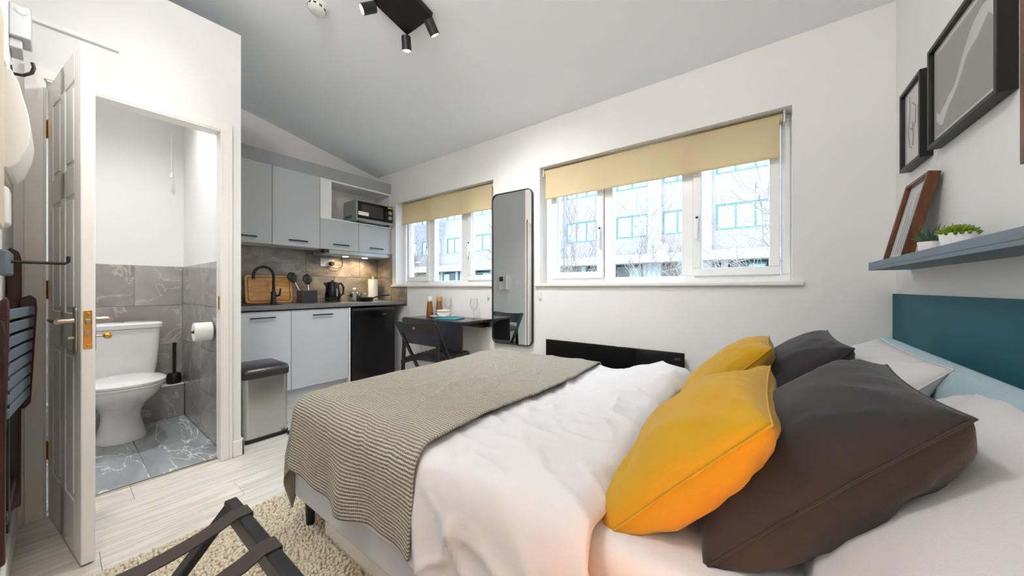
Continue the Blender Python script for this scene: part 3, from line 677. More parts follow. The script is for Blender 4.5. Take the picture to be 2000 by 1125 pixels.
# kitchen-side wall of the pod (seen in the mirror)
e = thing('intercom', (-2.97, YR, 1.12), 'white door entry intercom with handset on the short wall', 'intercom')
B('base_unit', -3.09, -2.90, YR, YR + .03, 1.02, 1.24, 'plastic', e, .006, 3)
B('screen', -3.075, -3.005, YR + .03, YR + .0315, 1.15, 1.22, 'blkg', e, .001)
MB().tube([(-2.93, YR + .05, 1.03), (-2.93, YR + .055, 1.08), (-2.93, YR + .055, 1.18), (-2.93, YR + .05, 1.235)], [.024, .016, .016, .024], 12).obj('handset', 'plastic', e, True)
MB().tube([(-2.93 + .012 * math.sin(k * 1.3), YR + .03, 1.03 - .2 * math.sin(PI * k / 20) if 0 else 1.03 - .012 * k) for k in range(18)], .003, 6).obj('coil_cord', 'plastic', e, True)
socket('fused_switch', (-2.83, YR, 1.78), '+y', .086, .086, 'white fused switch high on the short wall', 'switch')
socket('light_switch', (-2.81, YR, 1.13), '+y', .086, .086, 'white light switch beside the intercom', 'switch')

# ================================================================== DINING SPOT
e = thing('fold_down_table', (-2.51, 2.25, .5), 'black wall-mounted folding table with its front leaf hanging', 'table')
TZ = .76
B('table_top', -2.88, -2.035, 2.06, 2.425, TZ - .02, TZ, 'deskb', e, .002); B('drop_leaf', -2.87, -2.045, 2.036, 2.056, .515, TZ - .004, 'deskb', e, .002)
B('wall_rail', -2.865, -2.05, 2.405, 2.437, TZ - .075, TZ - .0205, 'blkw', e, .002)
for xx in (-2.80, -2.12): MB().prism([(2.43, TZ - .021), (2.10, TZ - .021), (2.10, TZ - .035), (2.38, TZ - .085), (2.43, TZ - .085)], 'x', xx - .01, xx + .01).obj('bracket', 'blkw', e, bevel=.002)
for xx in (-2.70, -2.24): MB().box(xx - .03, xx + .03, 2.058, 2.0595, TZ - .06, TZ - .0205).obj('hinge', 'nickel', e)

def folding_chair(loc, rz, label):
    e = thing('folding_chair', (0, 0, 0), label, 'chair')
    w = .205
    for s in (-1, 1):
        MB().bar((s * w, -.265, .775), (s * w, .175, .012), .018, .032, (1, 0, 0)).obj('back_post', 'blkw', e, bevel=.004)
        MB().bar((s * (w - .022), -.195, .60), (s * (w - .022), -.235, .012), .032, .018, (0, 1, 0)).obj('rear_leg', 'blkw', e, bevel=.004)
        MB().bar((s * (w - .044), -.25, .432), (s * (w - .044), .27, .446), .018, .034, (0, 0, 1)).obj('seat_rail', 'blkw', e, bevel=.006)
    for k in range(9):
        y = -.20 + k * .052
        B('seat_slat', -w + .034, w - .034, y - .017, y + .017, .4545 + k * .0012, .4665 + k * .0012, 'blkw', e, .002)
    m = MB(); n = 10
    rings = []
    for i in range(n + 1):
        x = -w + 2 * w * i / n; yb = -.025 * (1 - (x / w) ** 2); zt = .012 * (x / w) ** 2
        f = lambda z: -.275 + (.775 - z) * .577
        rings.append([(x, f(z) + yb + dy, z) for z, dy in ((.672, 0), (.672, .014), (.765 + zt, .014), (.765 + zt, 0))])
    bk = m.loft(rings).obj('backrest', 'blkw', e, True, bevel=.003)
    MB().lathe([(.011, 0), (.011, .003)], (0, -.275 + .577 * .05 - .0275, .725), (0, -1, 0), 14).obj('grip_hole', 'silver', bk)
    MB().tube([(-w, .12, .108), (w, .12, .108)], .009, 8).obj('front_stretcher', 'blkw', e, True)
    MB().tube([(-w + .02, -.222, .20), (w - .02, -.222, .20)], .009, 8).obj('rear_stretcher', 'blkw', e, True)
    MB().tube([(-w, .005, .307), (w, .005, .307)], .006, 8).obj('pivot_rod', 'nickel', e, True)
    e.location = loc; e.rotation_euler = (0, 0, rz); return e
folding_chair((-2.31, 1.99, 0), .16, 'black wooden folding chair tucked under the fold-down table')

T = TZ + .0006
def shaker(x, y, label, capm, h):
    e = thing('spice_bottle', (x, y, T), label, 'bottle')
    MB().lathe([(.034, T), (.036, T + .004), (.032, T + h * .35), (.024, T + h * .75)], (x, y, 0), seg=20).obj('bottle_body', 'amber', e, True)
    MB().lathe([(.024, T + h * .75), (.028, T + h * .78), (.028, T + h * .97), (.026, T + h), (.002, T + h)], (x, y, 0), seg=20).obj('cap', capm, e, True)
shaker(-2.77, 2.30, 'brown glass shaker with white cap on the table', 'plastic', .20)
shaker(-2.725, 2.385, 'brown glass shaker with brown cap nearer the wall', 'beech', .20)
o = MB().lathe([(.06, T), (.085, T + .004), (.132, T + .014), (.133, T + .017), (.084, T + .008), (.002, T + .006)], (-2.53, 2.27, 0), seg=32).obj('dinner_plate', 'ceramic', None, True); tag(o, 'white dinner plate under the stacked bowls', 'plate')
for k, lb in enumerate(('white bowl, lower of the stacked pair on the plate', 'white bowl, upper of the stacked pair on the plate')):
    z = T + .0085 + k * .02
    o = MB().lathe([(.04, z), (.045, z + .003), (.072, z + .036), (.076, z + .042), (.073, z + .042), (.042, z + .012 if 0 else z + .0085), (.002, z + .0075)], (-2.55, 2.29, 0), seg=28).obj('bowl', 'ceramic', None, True); tag(o, lb, 'bowl')
o = MB().obox((-2.36, 2.20, T + .004), ((.97, .24, 0), (-.24, .97, 0), (0, 0, 1)), (.11, .085, .004)).obj('napkin', 'tealc', None, bevel=.002); tag(o, 'folded teal napkin on the table beside the plate', 'napkin')
def wine(x, y, label):
    e = thing('wine_glass', (x, y, T), label, 'glass', 'wine glasses on the table')
    MB().lathe([(.032, T), (.032, T + .002), (.005, T + .008), (.004, T + .07), (.012, T + .08)], (x, y, 0), seg=22).obj('stem', 'gl2', e, True)
    MB().lathe([(.012, T + .08), (.032, T + .10), (.038, T + .13), (.034, T + .19)], (x, y, 0), seg=22, cap=False).obj('glass_bowl', 'gl2', e, True)
wine(-2.60, 2.395, 'clear wine glass behind the stacked bowls'); wine(-2.20, 2.355, 'clear wine glass standing near the mirror')

# mirror
e = thing('wall_mirror', (-1.795, 2.41, .545), 'tall round-cornered wall mirror with thin black frame between the windows', 'mirror')
mo, mi = rrect(-.216, .216, -.68, .68, .055, 8), rrect(-.209, .209, -.673, .673, .049, 8)
fr = MB().loft([[(a, .012, c) for a, c in mo], [(a, -.012, c) for a, c in mo], [(a, -.012, c) for a, c in mi], [(a, .012, c) for a, c in mi], [(a, .012, c) for a, c in mo]], cap=False).obj('frame', 'blk')
gl = MB().loft([[(a, .004, c) for a, c in mi], [(a, -.004, c) for a, c in mi]]).obj('mirror_glass', 'mirror')
for o in (fr, gl): o.location = (-1.795, 2.414, 1.228); o.rotation_euler = (0, 0, math.radians(2.3)); par(o, e)
socket('wall_socket', (-1.955, YB, .435), '-y', .086, .086, 'white single socket, leftmost under the mirror', 'single')
socket('wall_socket', (-1.80, YB, .43), '-y', .147, .086, 'white double socket, middle one under the mirror')
socket('wall_socket', (-1.655, YB, .43), '-y', .086, .086, 'white single socket, rightmost under the mirror', 'single')
# heater
e = thing('panel_heater', (-.91, 2.41, .12), 'black glass panel heater on the wall behind the bed', 'heater')
B('front_panel', -1.42, -.40, 2.372, 2.382, .13, .635, 'blkg', e, .003); B('back_body', -1.39, -.43, 2.383, 2.425, .15, .615, 'blk', e, .004)
B('control_window', -.46, -.425, 2.3712, 2.372, .585, .60, 'lid', e, 0)
for xx in (-1.2, -.62): B('wall_bracket', xx - .02, xx + .02, 2.425, YB, .3, .5, 'blk', e, .001)

# ================================================================== BED
BX0, BX1, BY0, BY1 = -1.65, .35, .62, 2.0
bed = thing('bed_frame', (-.65, 1.31, 0), 'upholstered double bed frame with pale blue headboard', 'bed')
B('side_rail', BX0, BX1, BY0, BY0 + .04, .14, .335, 'rail', bed, .012, 3); B('side_rail', BX0, BX1, BY1 - .04, BY1, .14, .335, 'rail', bed, .012, 3)
B('foot_rail', BX0, BX0 + .04, BY0 + .041, BY1 - .041, .14, .335, 'rail', bed, .012, 3)
for k in range(8): B('slat', BX0 + .1 + k * .23, BX0 + .17 + k * .23, BY0 + .042, BY1 - .042, .29, .305, 'beech', bed, .003)
for xx in (BX0 + .05, .22):
    for yy in (BY0 + .045, BY1 - .045): MB().lathe([(.016, 0), (.022, .155)], (xx, yy, 0), seg=12).obj('leg', 'blk', bed, True)
hp = [(.355, .15), (.438, .15), (.442, .80), (.43, .84), (.40, .855), (.37, .845), (.352, .80)]
rr = []
for yy, sc in ((.56, .80), (.565, .95), (.585, 1.), (1.30, 1.), (1.308, .985), (1.316, 1.), (1.99, 1.), (2.01, .95), (2.02, .80)):
    zc = .5; rr.append([(.397 + (a - .397) * (sc if sc > .97 else sc * .9), yy, zc + (c - zc) * (1 if sc > .9 else .97)) for a, c in hp])
MB().loft(rr).obj('headboard', 'bedf', bed, True, bevel=.006, angle=70)
o = B('underbed_drawer', -1.48, -.55, .672, 1.15, .002, .128, 'gloss', None, .004); tag(o, 'white storage drawer on the floor under the bed', 'drawer')
# mattress
def rbox_rings(x0, x1, y0, y1, z0, z1, r, n=4):
    rs = []
    for i in range(n + 1):
        a = PI / 2 * i / n; k = r * (1 - math.sin(a)); rs.append(pr(x0 + k, x1 - k, y0 + k, y1 - k, .09 - .0 + .0 if True else r, z0 + r * (1 - math.cos(a))))
    for i in range(n + 1):
        a = PI / 2 * i / n; k = r * (1 - math.cos(a)); rs.append(pr(x0 + k, x1 - k, y0 + k, y1 - k, .09, z1 - r * (1 - math.sin(a))))
    return rs
o = MB().loft(rbox_rings(-1.605, .345, .665, 1.955, .308, .525, .045)).obj('mattress', 'linen', None, True, angle=60); tag(o, 'white sheeted double mattress on the bed frame', 'mattress')

def nz(x, y, s, seed=0.): return noise.noise(Vector((x * s, y * s, seed)))
def drape(px, py, rect, ztop, R, off, flare=.06, wave=0., seed=0., k=26.):
    x0, y0, y1 = rect
    dx = max(x0 - px, 0); dy = max(y0 - py, 0, py - y1); sy = -1 if py < y0 else 1
    bx, by = max(px, x0), min(max(py, y0), y1); d = math.hypot(dx, dy); Re = R + off
    if d < 1e-9: return Vector((bx, by, ztop + off))
    n = Vector((-dx / d, sy * dy / d, 0)); Lr = Re * PI / 2
    if d < Lr:
        a = d / Re; return Vector((bx, by, ztop + off)) + n * Re * math.sin(a) - Vector((0, 0, Re * (1 - math.cos(a))))
    h = d - Lr; s = px * (1 if dx == 0 else .0) + py * (1 if dy == 0 else 0.) + (math.atan2(dy, dx) * .35 if dx and dy else 0)
    wv = wave * min(1, h / .15) * (math.sin(s * k + seed) + .6 * math.sin(s * k * 1.7 + 1.3 + seed))
    return Vector((bx, by, ztop + off)) + n * (Re + flare * h + wv) - Vector((0, 0, Re + h))

def cloth(name, x0, x1, y0, y1, nx, ny, fn, m, thick, label, cat):
    vs = []; uv = []; fs = []
    for j in range(ny + 1):
        for i in range(nx + 1):
            px = x0 + (x1 - x0) * i / nx; py = y0 + (y1 - y0) * j / ny; vs.append(fn(px, py)); uv.append((px, py))
    for j in range(ny):
        for i in range(nx):
            a = j * (nx + 1) + i; fs.append((a, a + 1, a + nx + 2, a + nx + 1))
    me = bpy.data.meshes.new(name); me.from_pydata([tuple(v) for v in vs], [], fs)
    ul = me.uv_layers.new(name='UVMap')
    for p in me.loops: ul.data[p.index].uv = uv[p.vertex_index]
    o = link(name, me, m, None, True, solid=thick, angle=180); tag(o, label, cat); return o

RECT = (-1.575, .682, 1.945)
def fold(x, y):
    r = 1 - abs(nz(x * 1.0 + .4 * y, y * .55 - .3 * x, 5.5, 3.)) * 2
    r2 = 1 - abs(nz(x * .6 - .5 * y, y * 1.0 + .5 * x, 8., 9.)) * 2
    return max(0, r) ** 3 * .016 + max(0, r2) ** 4 * .009 + nz(x, y, 2.2, 5.) * .008
def duvet_fn(px, py):
    p = drape(px, py, RECT, .55, .075, 0, .04, .010 * max(0, min(1, (px + .95) / .15)), .7, 15.)
    k = math.exp(-((px + .42) / .17) ** 2)
    far = max(0, min(1, (py - 1.0) / .9)); far = far * far * (3 - 2 * far)
    topw = max(0, min(1, (p.z - .38) / .17))
    p.z += topw * (.015 + k * (.018 + .055 * far)) ; f = fold(px, py) * (1 if px > -.85 else .35)
    e = max(0, px + .345) / .055
    p.z -= .035 * e * e * topw
    wz = max(0, min(1, (p.z - .42) / .1)); p.z += f * wz
    if px > -.9: p.y -= f * 1.4 * min(1, (px + .9) / .15) * (1 - wz)
    p.x += .03 * math.sin(py * 3.1 + .6) * max(0, 1 + (px + .29) * 3) + (.02 * nz(py, .2, 5.) if px > -.5 else 0)
    return p
cloth('duvet', -1.50, -.29, .36, 2.10, 120, 170, duvet_fn, 'linen', .03, 'rumpled white duvet spread over the bed between throw and cushions', 'duvet')
def throw_fn(px, py):
    edge = .02 * nz(py, .5, 3.) + .02 * math.sin(py * 5)
    hem = 1 + .05 * math.sin(px * 9) if py < RECT[1] else 1
    py2 = RECT[1] - (RECT[1] - py) * hem if py < RECT[1] else py
    px2 = px + edge * max(0, (px + 1.4)) * 1.2
    p = drape(px2, py2, RECT, .566, .075, .018, .05, .013, 2.2, 17.)
    wz = max(0, min(1, (p.z - .40) / .16)); wz = wz * wz * (3 - 2 * wz)
    k = math.exp(-((px2 + .42) / .17) ** 2)
    p.z += wz * (.006 * nz(px, py, 4., 2.) + fold(px2, py2) * .35 + .015 + k * .02)
    return p
cloth('knitted_throw', -1.985, -.79, .335, 2.16, 130, 190, throw_fn, 'knit', .008, 'grey beige knitted throw laid across the foot of the bed', 'throw')

def cushion(name, c, e1, e2, a, b, T, m, label, cat='cushion', n=34, pinch=.05, seed=0., wr=.008, seam=True, group=None, sag=0., power=.44):
    c = Vector(c); e1 = Vector(e1).normalized(); e2 = Vector(e2); e2 = (e2 - e1 * e2.dot(e1)).normalized(); nn_ = e1.cross(e2)
    if nn_.z < 0: nn_ = -nn_
    vs, fs, top, bot = [], [], {}, {}
    def P(i, j, s):
        u = -1 + 2 * i / n; v = -1 + 2 * j / n
        u = math.sin(u * PI / 2) * .35 + u * .65; v = math.sin(v * PI / 2) * .35 + v * .65
        x = a * u * (1 - pinch * (1 - v * v) * abs(u) ** 2.); y = b * v * (1 - pinch * (1 - u * u) * abs(v) ** 2.)
        h = ((1 - u * u) * (1 - v * v)) ** power
        ang = math.atan2(v, u); rad = max(abs(u), abs(v))
        w = wr * nz(u + seed, v, 1.8, seed) * 1.6 * min(1, h * 2.5)
        for cu_, cv_ in ((1, 1), (1, -1), (-1, 1), (-1, -1)):
            dxc, dyc = cu_ - u, cv_ - v; rc = math.hypot(dxc, dyc); an = math.atan2(abs(dyc), abs(dxc))
            w += wr * (max(0, math.sin(an * 9 + seed * 5 + cu_ + 2 * cv_ + 1.5 * rc)) ** 3 - .25) * math.exp(-((rc - .55) / .4) ** 2) * min(1, h * 3)
        w += wr * .55 * (math.sin(v * 19 + seed + 3 * nz(u, v, 2., seed)) * abs(u) ** 4 + math.sin(u * 17 + 2 * seed + 3 * nz(u, v, 2., seed + 4)) * abs(v) ** 4) * min(1, h * 3)
        z = s * T * h * (1 + .12 * nz(u, v + seed, 1.3, seed)) + w
        z -= sag * (u * u + v * v) * .5
        return c + e1 * x + e2 * y + nn_ * z
    for j in range(n + 1):
        for i in range(n + 1):
            top[i, j] = len(vs); vs.append(P(i, j, 1))
    for j in range(n + 1):
        for i in range(n + 1):
            if i in (0, n) or j in (0, n): bot[i, j] = top[i, j]
            else: bot[i, j] = len(vs); vs.append(P(i, j, -1))
    for j in range(n):
        for i in range(n):
            fs.append((top[i, j], top[i + 1, j], top[i + 1, j + 1], top[i, j + 1])); fs.append((bot[i, j], bot[i, j + 1], bot[i + 1, j + 1], bot[i + 1, j]))
    o = MB().add(vs, fs).obj(name, m, None, True, angle=180)
    tag(o, label, cat, group)
    if seam:
        loop = [(i, 0) for i in range(n)] + [(n, j) for j in range(n)] + [(i, n) for i in range(n, 0, -1)] + [(0, j) for j in range(n, 0, -1)]
        pts = [vs[top[q]] for q in loop] + [vs[top[loop[0]]]]
        MB().tube(pts, .0022, 6, cap=False).obj('seam', m, o, True)
    return o
up1 = (.664, 0, .747)
cushion('cushion', (.075, .965, .690), up1, (.05, 1, .0), .24, .235, .128, 'char', 'large charcoal cushion at the front edge of the bed', group='cushions on the bed', seed=1.)
cushion('cushion', (-.135, .93, .668), (.67, -.03, .74), (.02, 1, .05), .222, .222, .105, 'yellow', 'mustard yellow cushion at the front edge of the bed', group='cushions on the bed', seed=2.)
cushion('cushion', (.065, 1.645, .705), up1, (-.02, 1, .02), .225, .225, .095, 'char', 'charcoal cushion at the far side of the bed by the window wall', group='cushions on the bed', seed=3.)
cushion('cushion', (-.125, 1.615, .685), (.67, .02, .74), (.02, 1, .0), .22, .22, .09, 'yellow', 'mustard yellow cushion at the far side of the bed by the window wall', group='cushions on the bed', seed=4.)
cushion('pillow', (.235, .90, .655), (.55, 0, .55), (0, 1, 0), .24, .35, .085, 'linen2', 'white pillow under the large charcoal cushion', 'pillow', pinch=.03, seed=5., group='white bed pillows', wr=.008)
cushion('pillow', (.205, 1.62, .665), (.55, 0, .6), (0, 1, 0), .25, .31, .095, 'linen2', 'white pillow behind the far charcoal cushion', 'pillow', pinch=.03, seed=6., group='white bed pillows', wr=.008)

# ================================================================== HEADBOARD WALL
o = S(B('trim_5', XR - .012, XR, -.6, YB - .003, .10, 1.022, 'teal', None, .001), 'deep teal painted panel on the wall behind the headboard')
e = thing('picture_ledge', (.455, 1.55, 1.13), 'slate blue picture ledge above the teal panel', 'shelf')
B('base_board', .39, XR - .001, .92, 2.232, 1.13, 1.142, 'shelf', e, .001); B('front_lip', .39, .402, .92, 2.232, 1.1422, 1.166, 'shelf', e, .001); B('back_board', XR - .012, XR - .001, .92, 2.232, 1.1422, 1.18, 'shelf', e, .001)
def wframe(y0, y1, z0, z1, dep, fw, matw, fm, label, art):
    e = thing('framed_print', (XR - dep / 2, (y0 + y1) / 2, z0), label, 'picture')
    X0 = XR - dep
    m = MB(); m.box(X0, XR - .001, y0, y0 + fw, z0, z1); m.box(X0, XR - .001, y1 - fw, y1, z0, z1); m.box(X0, XR - .001, y0 + fw, y1 - fw, z0, z0 + fw); m.box(X0, XR - .001, y0 + fw, y1 - fw, z1 - fw, z1)
    m.obj('frame', fm, e, bevel=.0015)
    xb = X0 + .014
    mt_ = B('mount', xb, xb + .003, y0 + fw, y1 - fw, z0 + fw, z1 - fw, 'paper', e, 0)
    art(e, mt_, xb, y0 + fw + matw, y1 - fw - matw, z0 + fw + matw, z1 - fw - matw)
    B('picture_glass', xb - .006, xb - .004, y0 + fw, y1 - fw, z0 + fw, z1 - fw, 'gl3', e, 0)
def art_wave(e, mt_, xb, y0, y1, z0, z1):
    B('print', xb - .001, xb, y0, y1, z0, z1, 'printg', mt_, 0)
    # pale ridge line running from low far end to high near end
    A = [(1.0, .20, .30), (.92, .10, .22), (.86, .08, .28), (.80, .17, .30), (.74, .24, .36), (.66, .29, .38), (.58, .36, .48), (.50, .47, .62), (.42, .58, .72), (.34, .62, .82), (.26, .64, .86), (.18, .70, .90), (.10, .76, .88), (.0, .62, .80)]
    Y = lambda u: y0 + (y1 - y0) * u; Zf = lambda v: z0 + (z1 - z0) * v
    vs = []; fs = []
    for u, lo, hi in A: vs += [(xb - .0014, Y(u), Zf(lo)), (xb - .0014, Y(u), Zf(hi))]
    for i in range(len(A) - 1): fs.append((2 * i, 2 * i + 1, 2 * i + 3, 2 * i + 2))
    MB().add(vs, fs).obj('print_ridge', 'paper', mt_)
def art_lines(e, mt_, xb, y0, y1, z0, z1):
    Y = lambda u: y1 - (y1 - y0) * u; Zf = lambda v: z0 + (z1 - z0) * v
    m = MB()
    for poly in ([(.30, .92), (.33, .75), (.22, .45), (.30, .25), (.42, .20)], [(.45, .80), (.62, .72), (.60, .50), (.40, .45), (.30, .50)], [(.75, .70), (.77, .40), (.80, .12)], [(.45, .55), (.50, .35), (.46, .22)]):
        m.tube([(xb - .0012, Y(u), Zf(v)) for u, v in poly], .0016, 5)
    m.obj('print_lines', 'ink', mt_)
wframe(1.984, 2.224, 1.555, 1.895, .036, .014, .0, 'blk', 'small black framed line drawing on the headboard wall', art_lines)
wframe(1.45, 1.91, 1.555, 1.915, .036, .014, .022, 'blk', 'large black framed grey print with white ridge', art_wave)
wframe(.92, 1.35, 1.34, 1.94, .036, .02, .03, 'brown', 'brown wooden framed picture at the right edge', art_wave)
# leaning frame
e = thing('framed_photo', (.45, 2.0, 1.142), 'brown wooden picture frame leaning on the ledge against the wall', 'picture')
a = math.atan2(.068, .31); ax = (Vector((0, 1, 0)), Vector((math.sin(a), 0, math.cos(a))), Vector((-math.cos(a), 0, math.sin(a))))
LO = Vector((.441, 1.885, 1.143))
def LF(y0, y1, h0, h1, t0, t1): return LO + ax[0] * (y0 + y1) / 2 + ax[1] * (h0 + h1) / 2 + ax[2] * (t0 + t1) / 2, ax, ((y1 - y0) / 2, (h1 - h0) / 2, (t1 - t0) / 2)
m = MB(); w_, h_ = .245, .335
for q in ((0, .013, 0, h_), (w_ - .013, w_, 0, h_), (.013, w_ - .013, 0, .013), (.013, w_ - .013, h_ - .013, h_)): m.obox(*LF(*q, 0, .032))
m.obj('frame', 'brown', e, bevel=.0015)
mt_ = MB().obox(*LF(.013, w_ - .013, .013, h_ - .013, .012, .016)).obj('mount', 'paper', e)
m = MB()
for yy, hh in ((.07, .25), (.10, .28), (.13, .2), (.16, .26)): m.obox(*LF(yy, yy + .016, .04, hh, .016, .0165))
m.obj('print_shapes', 'printg', mt_)
MB().obox(*LF(.013, w_ - .013, .013, h_ - .013, .022, .024)).obj('picture_glass', 'gl3', e)
def plant(x, y, r, h, kind, label):
    z = 1.1425
    e = thing('potted_plant', (x, y, z), label, 'plant', 'small plants on the picture ledge')
    MB().lathe([(r * .8, z), (r, z + h), (r * .9, z + h), (r * .85, z + h * .8), (.002, z + h * .8)], (x, y, 0), seg=22).obj('pot', 'ceramic', e, True)
    m = MB(); rnd = random.Random(int(y * 1000))
    if kind == 0:
        for k in range(34):
            t = rnd.random() * 2 * PI; el = .35 + rnd.random() * 1.1; L_ = r * (1.5 + .9 * rnd.random()); d = Vector((math.cos(t) * math.cos(el), math.sin(t) * math.cos(el), math.sin(el)))
            p = Vector((x, y, z + h * .8)); m.tube([p + d * .004, p + d * L_ * .5 + Vector((0, 0, .004)), p + d * L_], [.0035, .0042, .0006], 5)
    else:
        for ring_, (cnt, el, L_) in enumerate(((15, .2, 1.15), (14, .45, 1.15), (12, .75, 1.05), (9, 1.05, .95), (6, 1.35, .9))):
            for k in range(cnt):
                t = 2 * PI * (k + .5 * (ring_ % 2)) / cnt + rnd.random() * .15; el2 = el + rnd.random() * .12; d = Vector((math.cos(t) * math.cos(el2), math.sin(t) * math.cos(el2), math.sin(el2)))
                p = Vector((x, y, z + h * .85)); m.tube([p, p + d * L_ * r * .6, p + d * L_ * r * .95, p + d * L_ * r * 1.1], [.003, .0055, .0045, .0008], 6)
    m.obj('foliage', 'leaf1' if kind == 0 else 'leaf2', e, True)
plant(.452, 1.745, .032, .062, 0, 'spiky blue green succulent in white pot next to leaning frame')
plant(.475, 1.655, .024, .064, 0, 'small spiky succulent in white pot between the other two plants')
plant(.452, 1.555, .036, .066, 1, 'bright green rosette succulent in wide white pot')

# ================================================================== CEILING FITTINGS
sl = math.atan(.21); up_n = Vector((0, math.sin(sl), math.cos(sl))) ; along = Vector((0, math.cos(sl), -math.sin(sl)))
def on_ceil(x, y, off): return Vector((x, y, ceil_z(y))) - up_n * off
e = thing('ceiling_spotlight', on_ceil(-1.69, 1.21, 0), 'black square ceiling spotlight bar with four adjustable lamps', 'light')
MB().obox(on_ceil(-1.69, 1.21, .018), ((1, 0, 0), along, up_n), (.12, .122, .017)).obj('ceiling_plate', 'blk', e, bevel=.003)
for px, py, d, ca in ((-1.80, 1.10, (-.35, -.70, -.45), 65), (-1.58, 1.32, (.05, .42, -.6), 100), (-1.80, 1.32, (-.14, .19, -1), 130), (-1.58, 1.10, (-.1, -.5, -.5), 90)):
    p = on_ceil(px, py, .036); d = Vector(d).normalized(); j = p - up_n * .03; 
    hd = MB().lathe([(.027, -.02), (.029, -.018), (.029, .062), (.026, .062), (.026, .056), (.002, .055)], j + d * .012, d, 20).obj('lamp_head', 'blk', e, True)
    MB().tube([p, j], .006, 8).obj('stem', 'blk', e, True)
    MB().lathe([(.0255, .057), (.020, .0595), (.002, .061)], j + d * .012, d, 18).obj('bulb', 'bulb', hd, True)
    spot('light', j + d * .08, d, SPOT_W * (.5 if ca == 65 else 1.1), (1, .995, .985), ca, .03, e, .9)
e = thing('smoke_detector', on_ceil(-2.17, .943, 0), 'white round smoke detector on the ceiling', 'smoke detector')
c = on_ceil(-2.17, .943, 0)
MB().lathe([(.058, 0), (.058, .012), (.05, .016)], c, -up_n, 26).obj('base', 'plastic', e, True)
MB().lathe([(.05, .016), (.048, .034), (.036, .042), (.002, .044)], c, -up_n, 26).obj('cover', 'plastic', e, True)
for k in range(10):
    t = 2 * PI * k / 10; u = Vector((1, 0, 0)); w = along; r_ = u * math.cos(t) + w * math.sin(t)
    MB().obox(c + r_ * .0495 - up_n * .026, (r_.cross(up_n), up_n, r_), (.008, .005, .001)).obj('vent', 'lid', e)

# ================================================================== ENTRANCE WALL THINGS
e = thing('door_closer_box', (-2.45, YF, 2.06), 'grey white metal sensor box high by the bathroom corner', 'sensor')
B('housing', -2.52, -2.40, YF, YF + .052, 2.06, 2.19, 'sensor', e, .004); B('lower_lip', -2.54, -2.42, YF, YF + .03, 2.02, 2.06, 'sensor', e, .003)
MB().lathe([(.014, 0), (.012, .006)], (-2.40, YF + .03, 2.165), (1, 0, 0), 14).obj('lens', 'chrome', e, True)
o = B('cable_trunking', XP, XP + .016, YF + .002, .187, 2.25, 2.272, 'plastic', None, .001); tag(o, 'white plastic cable trunking on the wall above the bathroom door', 'trunking')
e = thing('consumer_unit', (-1.98, YF, 1.42), 'white electric fuse box with curved cover on the entrance wall', 'fuse box')
pf = [(YF, 1.42), (YF + .030, 1.415), (YF + .046, 1.44), (YF + .062, 1.50), (YF + .066, 1.55), (YF + .060, 1.60), (YF + .045, 1.68), (YF + .030, 1.72), (YF, 1.72)]
MB().prism(pf, 'x', -2.12, -1.84).obj('cover', 'plastic', e, bevel=.003)
B('back_box', -2.135, -1.825, YF, YF + .018, 1.405, 1.735, 'cream', e, .003)
o = B('cupboard_panel', -1.80, -1.52, YF, YF + .022, 1.22, 1.84, 'cream', None, .012, 3); tag(o, 'cream wall panel at the left edge of the room', 'panel')
o = B('thermostat', -1.93, -1.83, YF, YF + .028, 1.24, 1.36, 'plastic', None, .012, 3); tag(o, 'white rounded thermostat under the fuse box', 'thermostat')
o = MB().obox((-2.27, YF + .0015, 1.84), ((1, 0, 0), (0, 0, 1), (0, 1, 0)), (.10, .145, .001)).obj('wall_notice', 'paper'); tag(o, 'white paper notice on the entrance wall', 'notice')
e = thing('coat_hook', (-2.50, YF, 1.93), 'small black coat hook by the bathroom door frame', 'hook')
B('plate', -2.515, -2.485, YF, YF + .004, 1.89, 1.97, 'blk', e, .001)
MB().tube([(-2.50, YF + .004, 1.94), (-2.50, YF + .03, 1.945), (-2.50, YF + .05, 1.965), (-2.50, YF + .056, 1.99), (-2.50, YF + .052, 2.01)], .006, 8).obj('prong', 'blk', e, True)
e = thing('wall_hook', (-1.98, YF, 1.13), 'black steel wall hook carrying the folded chair', 'hook')
B('bracket', -2.06, -1.88, YF, YF + .026, 1.09, 1.17, 'shelf', e, .008, 3)
MB().tube([(-1.95, YF + .026, 1.135), (-1.95, YF + .06, 1.135), (-1.95, YF + .132, 1.135), (-1.95, YF + .138, 1.14), (-1.95, YF + .138, 1.16)], .005, 8).obj('prong', 'blk', e, True)
# folded chair hanging flat on the wall
e = thing('hanging_chair', (-2.05, YF, .22), 'dark mahogany folding chair hung folded on the entrance wall', 'chair')
for xx, zt, dq in ((-2.235, 1.185, 1.), (-1.80, .95, .7)):
    po = [(YF + .002, .225), (YF + .034 * dq, .235), (YF + .036 * dq, zt - .035), (YF + .030 * dq, zt), (YF + .012 * dq, zt + .015), (YF + .002, zt)]
    MB().prism(po, 'x', xx - .011, xx + .011).obj('back_post', 'mahog', e, bevel=.004)
for xx in (-2.205, -1.83):
    q = 1. if xx < -2 else .42
    po = [(YF + .030 * q, 1.01), (YF + .055 * q, 1.025), (YF + .068 * q, 1.01), (YF + .070 * q, .97), (YF + .056 * q, .62), (YF + .040 * q, .60), (YF + .030 * q, .62)]
    MB().prism(po, 'x', xx - .011, xx + .011).obj('seat_rail', 'mahog', e, bevel=.005)
for k in range(8): MB().bar((-1.842, YF + .021, .666 + k * .043), (-2.193, YF + .048 + k * .0015, .666 + k * .043), .012, .032).obj('seat_slat', 'shelf', e, bevel=.003)  # grey sheen of the mahogany slats put into their colour
B('backrest', -2.223, -1.812, YF + .006, YF + .022, .88, .96, 'mahog', e, .001)
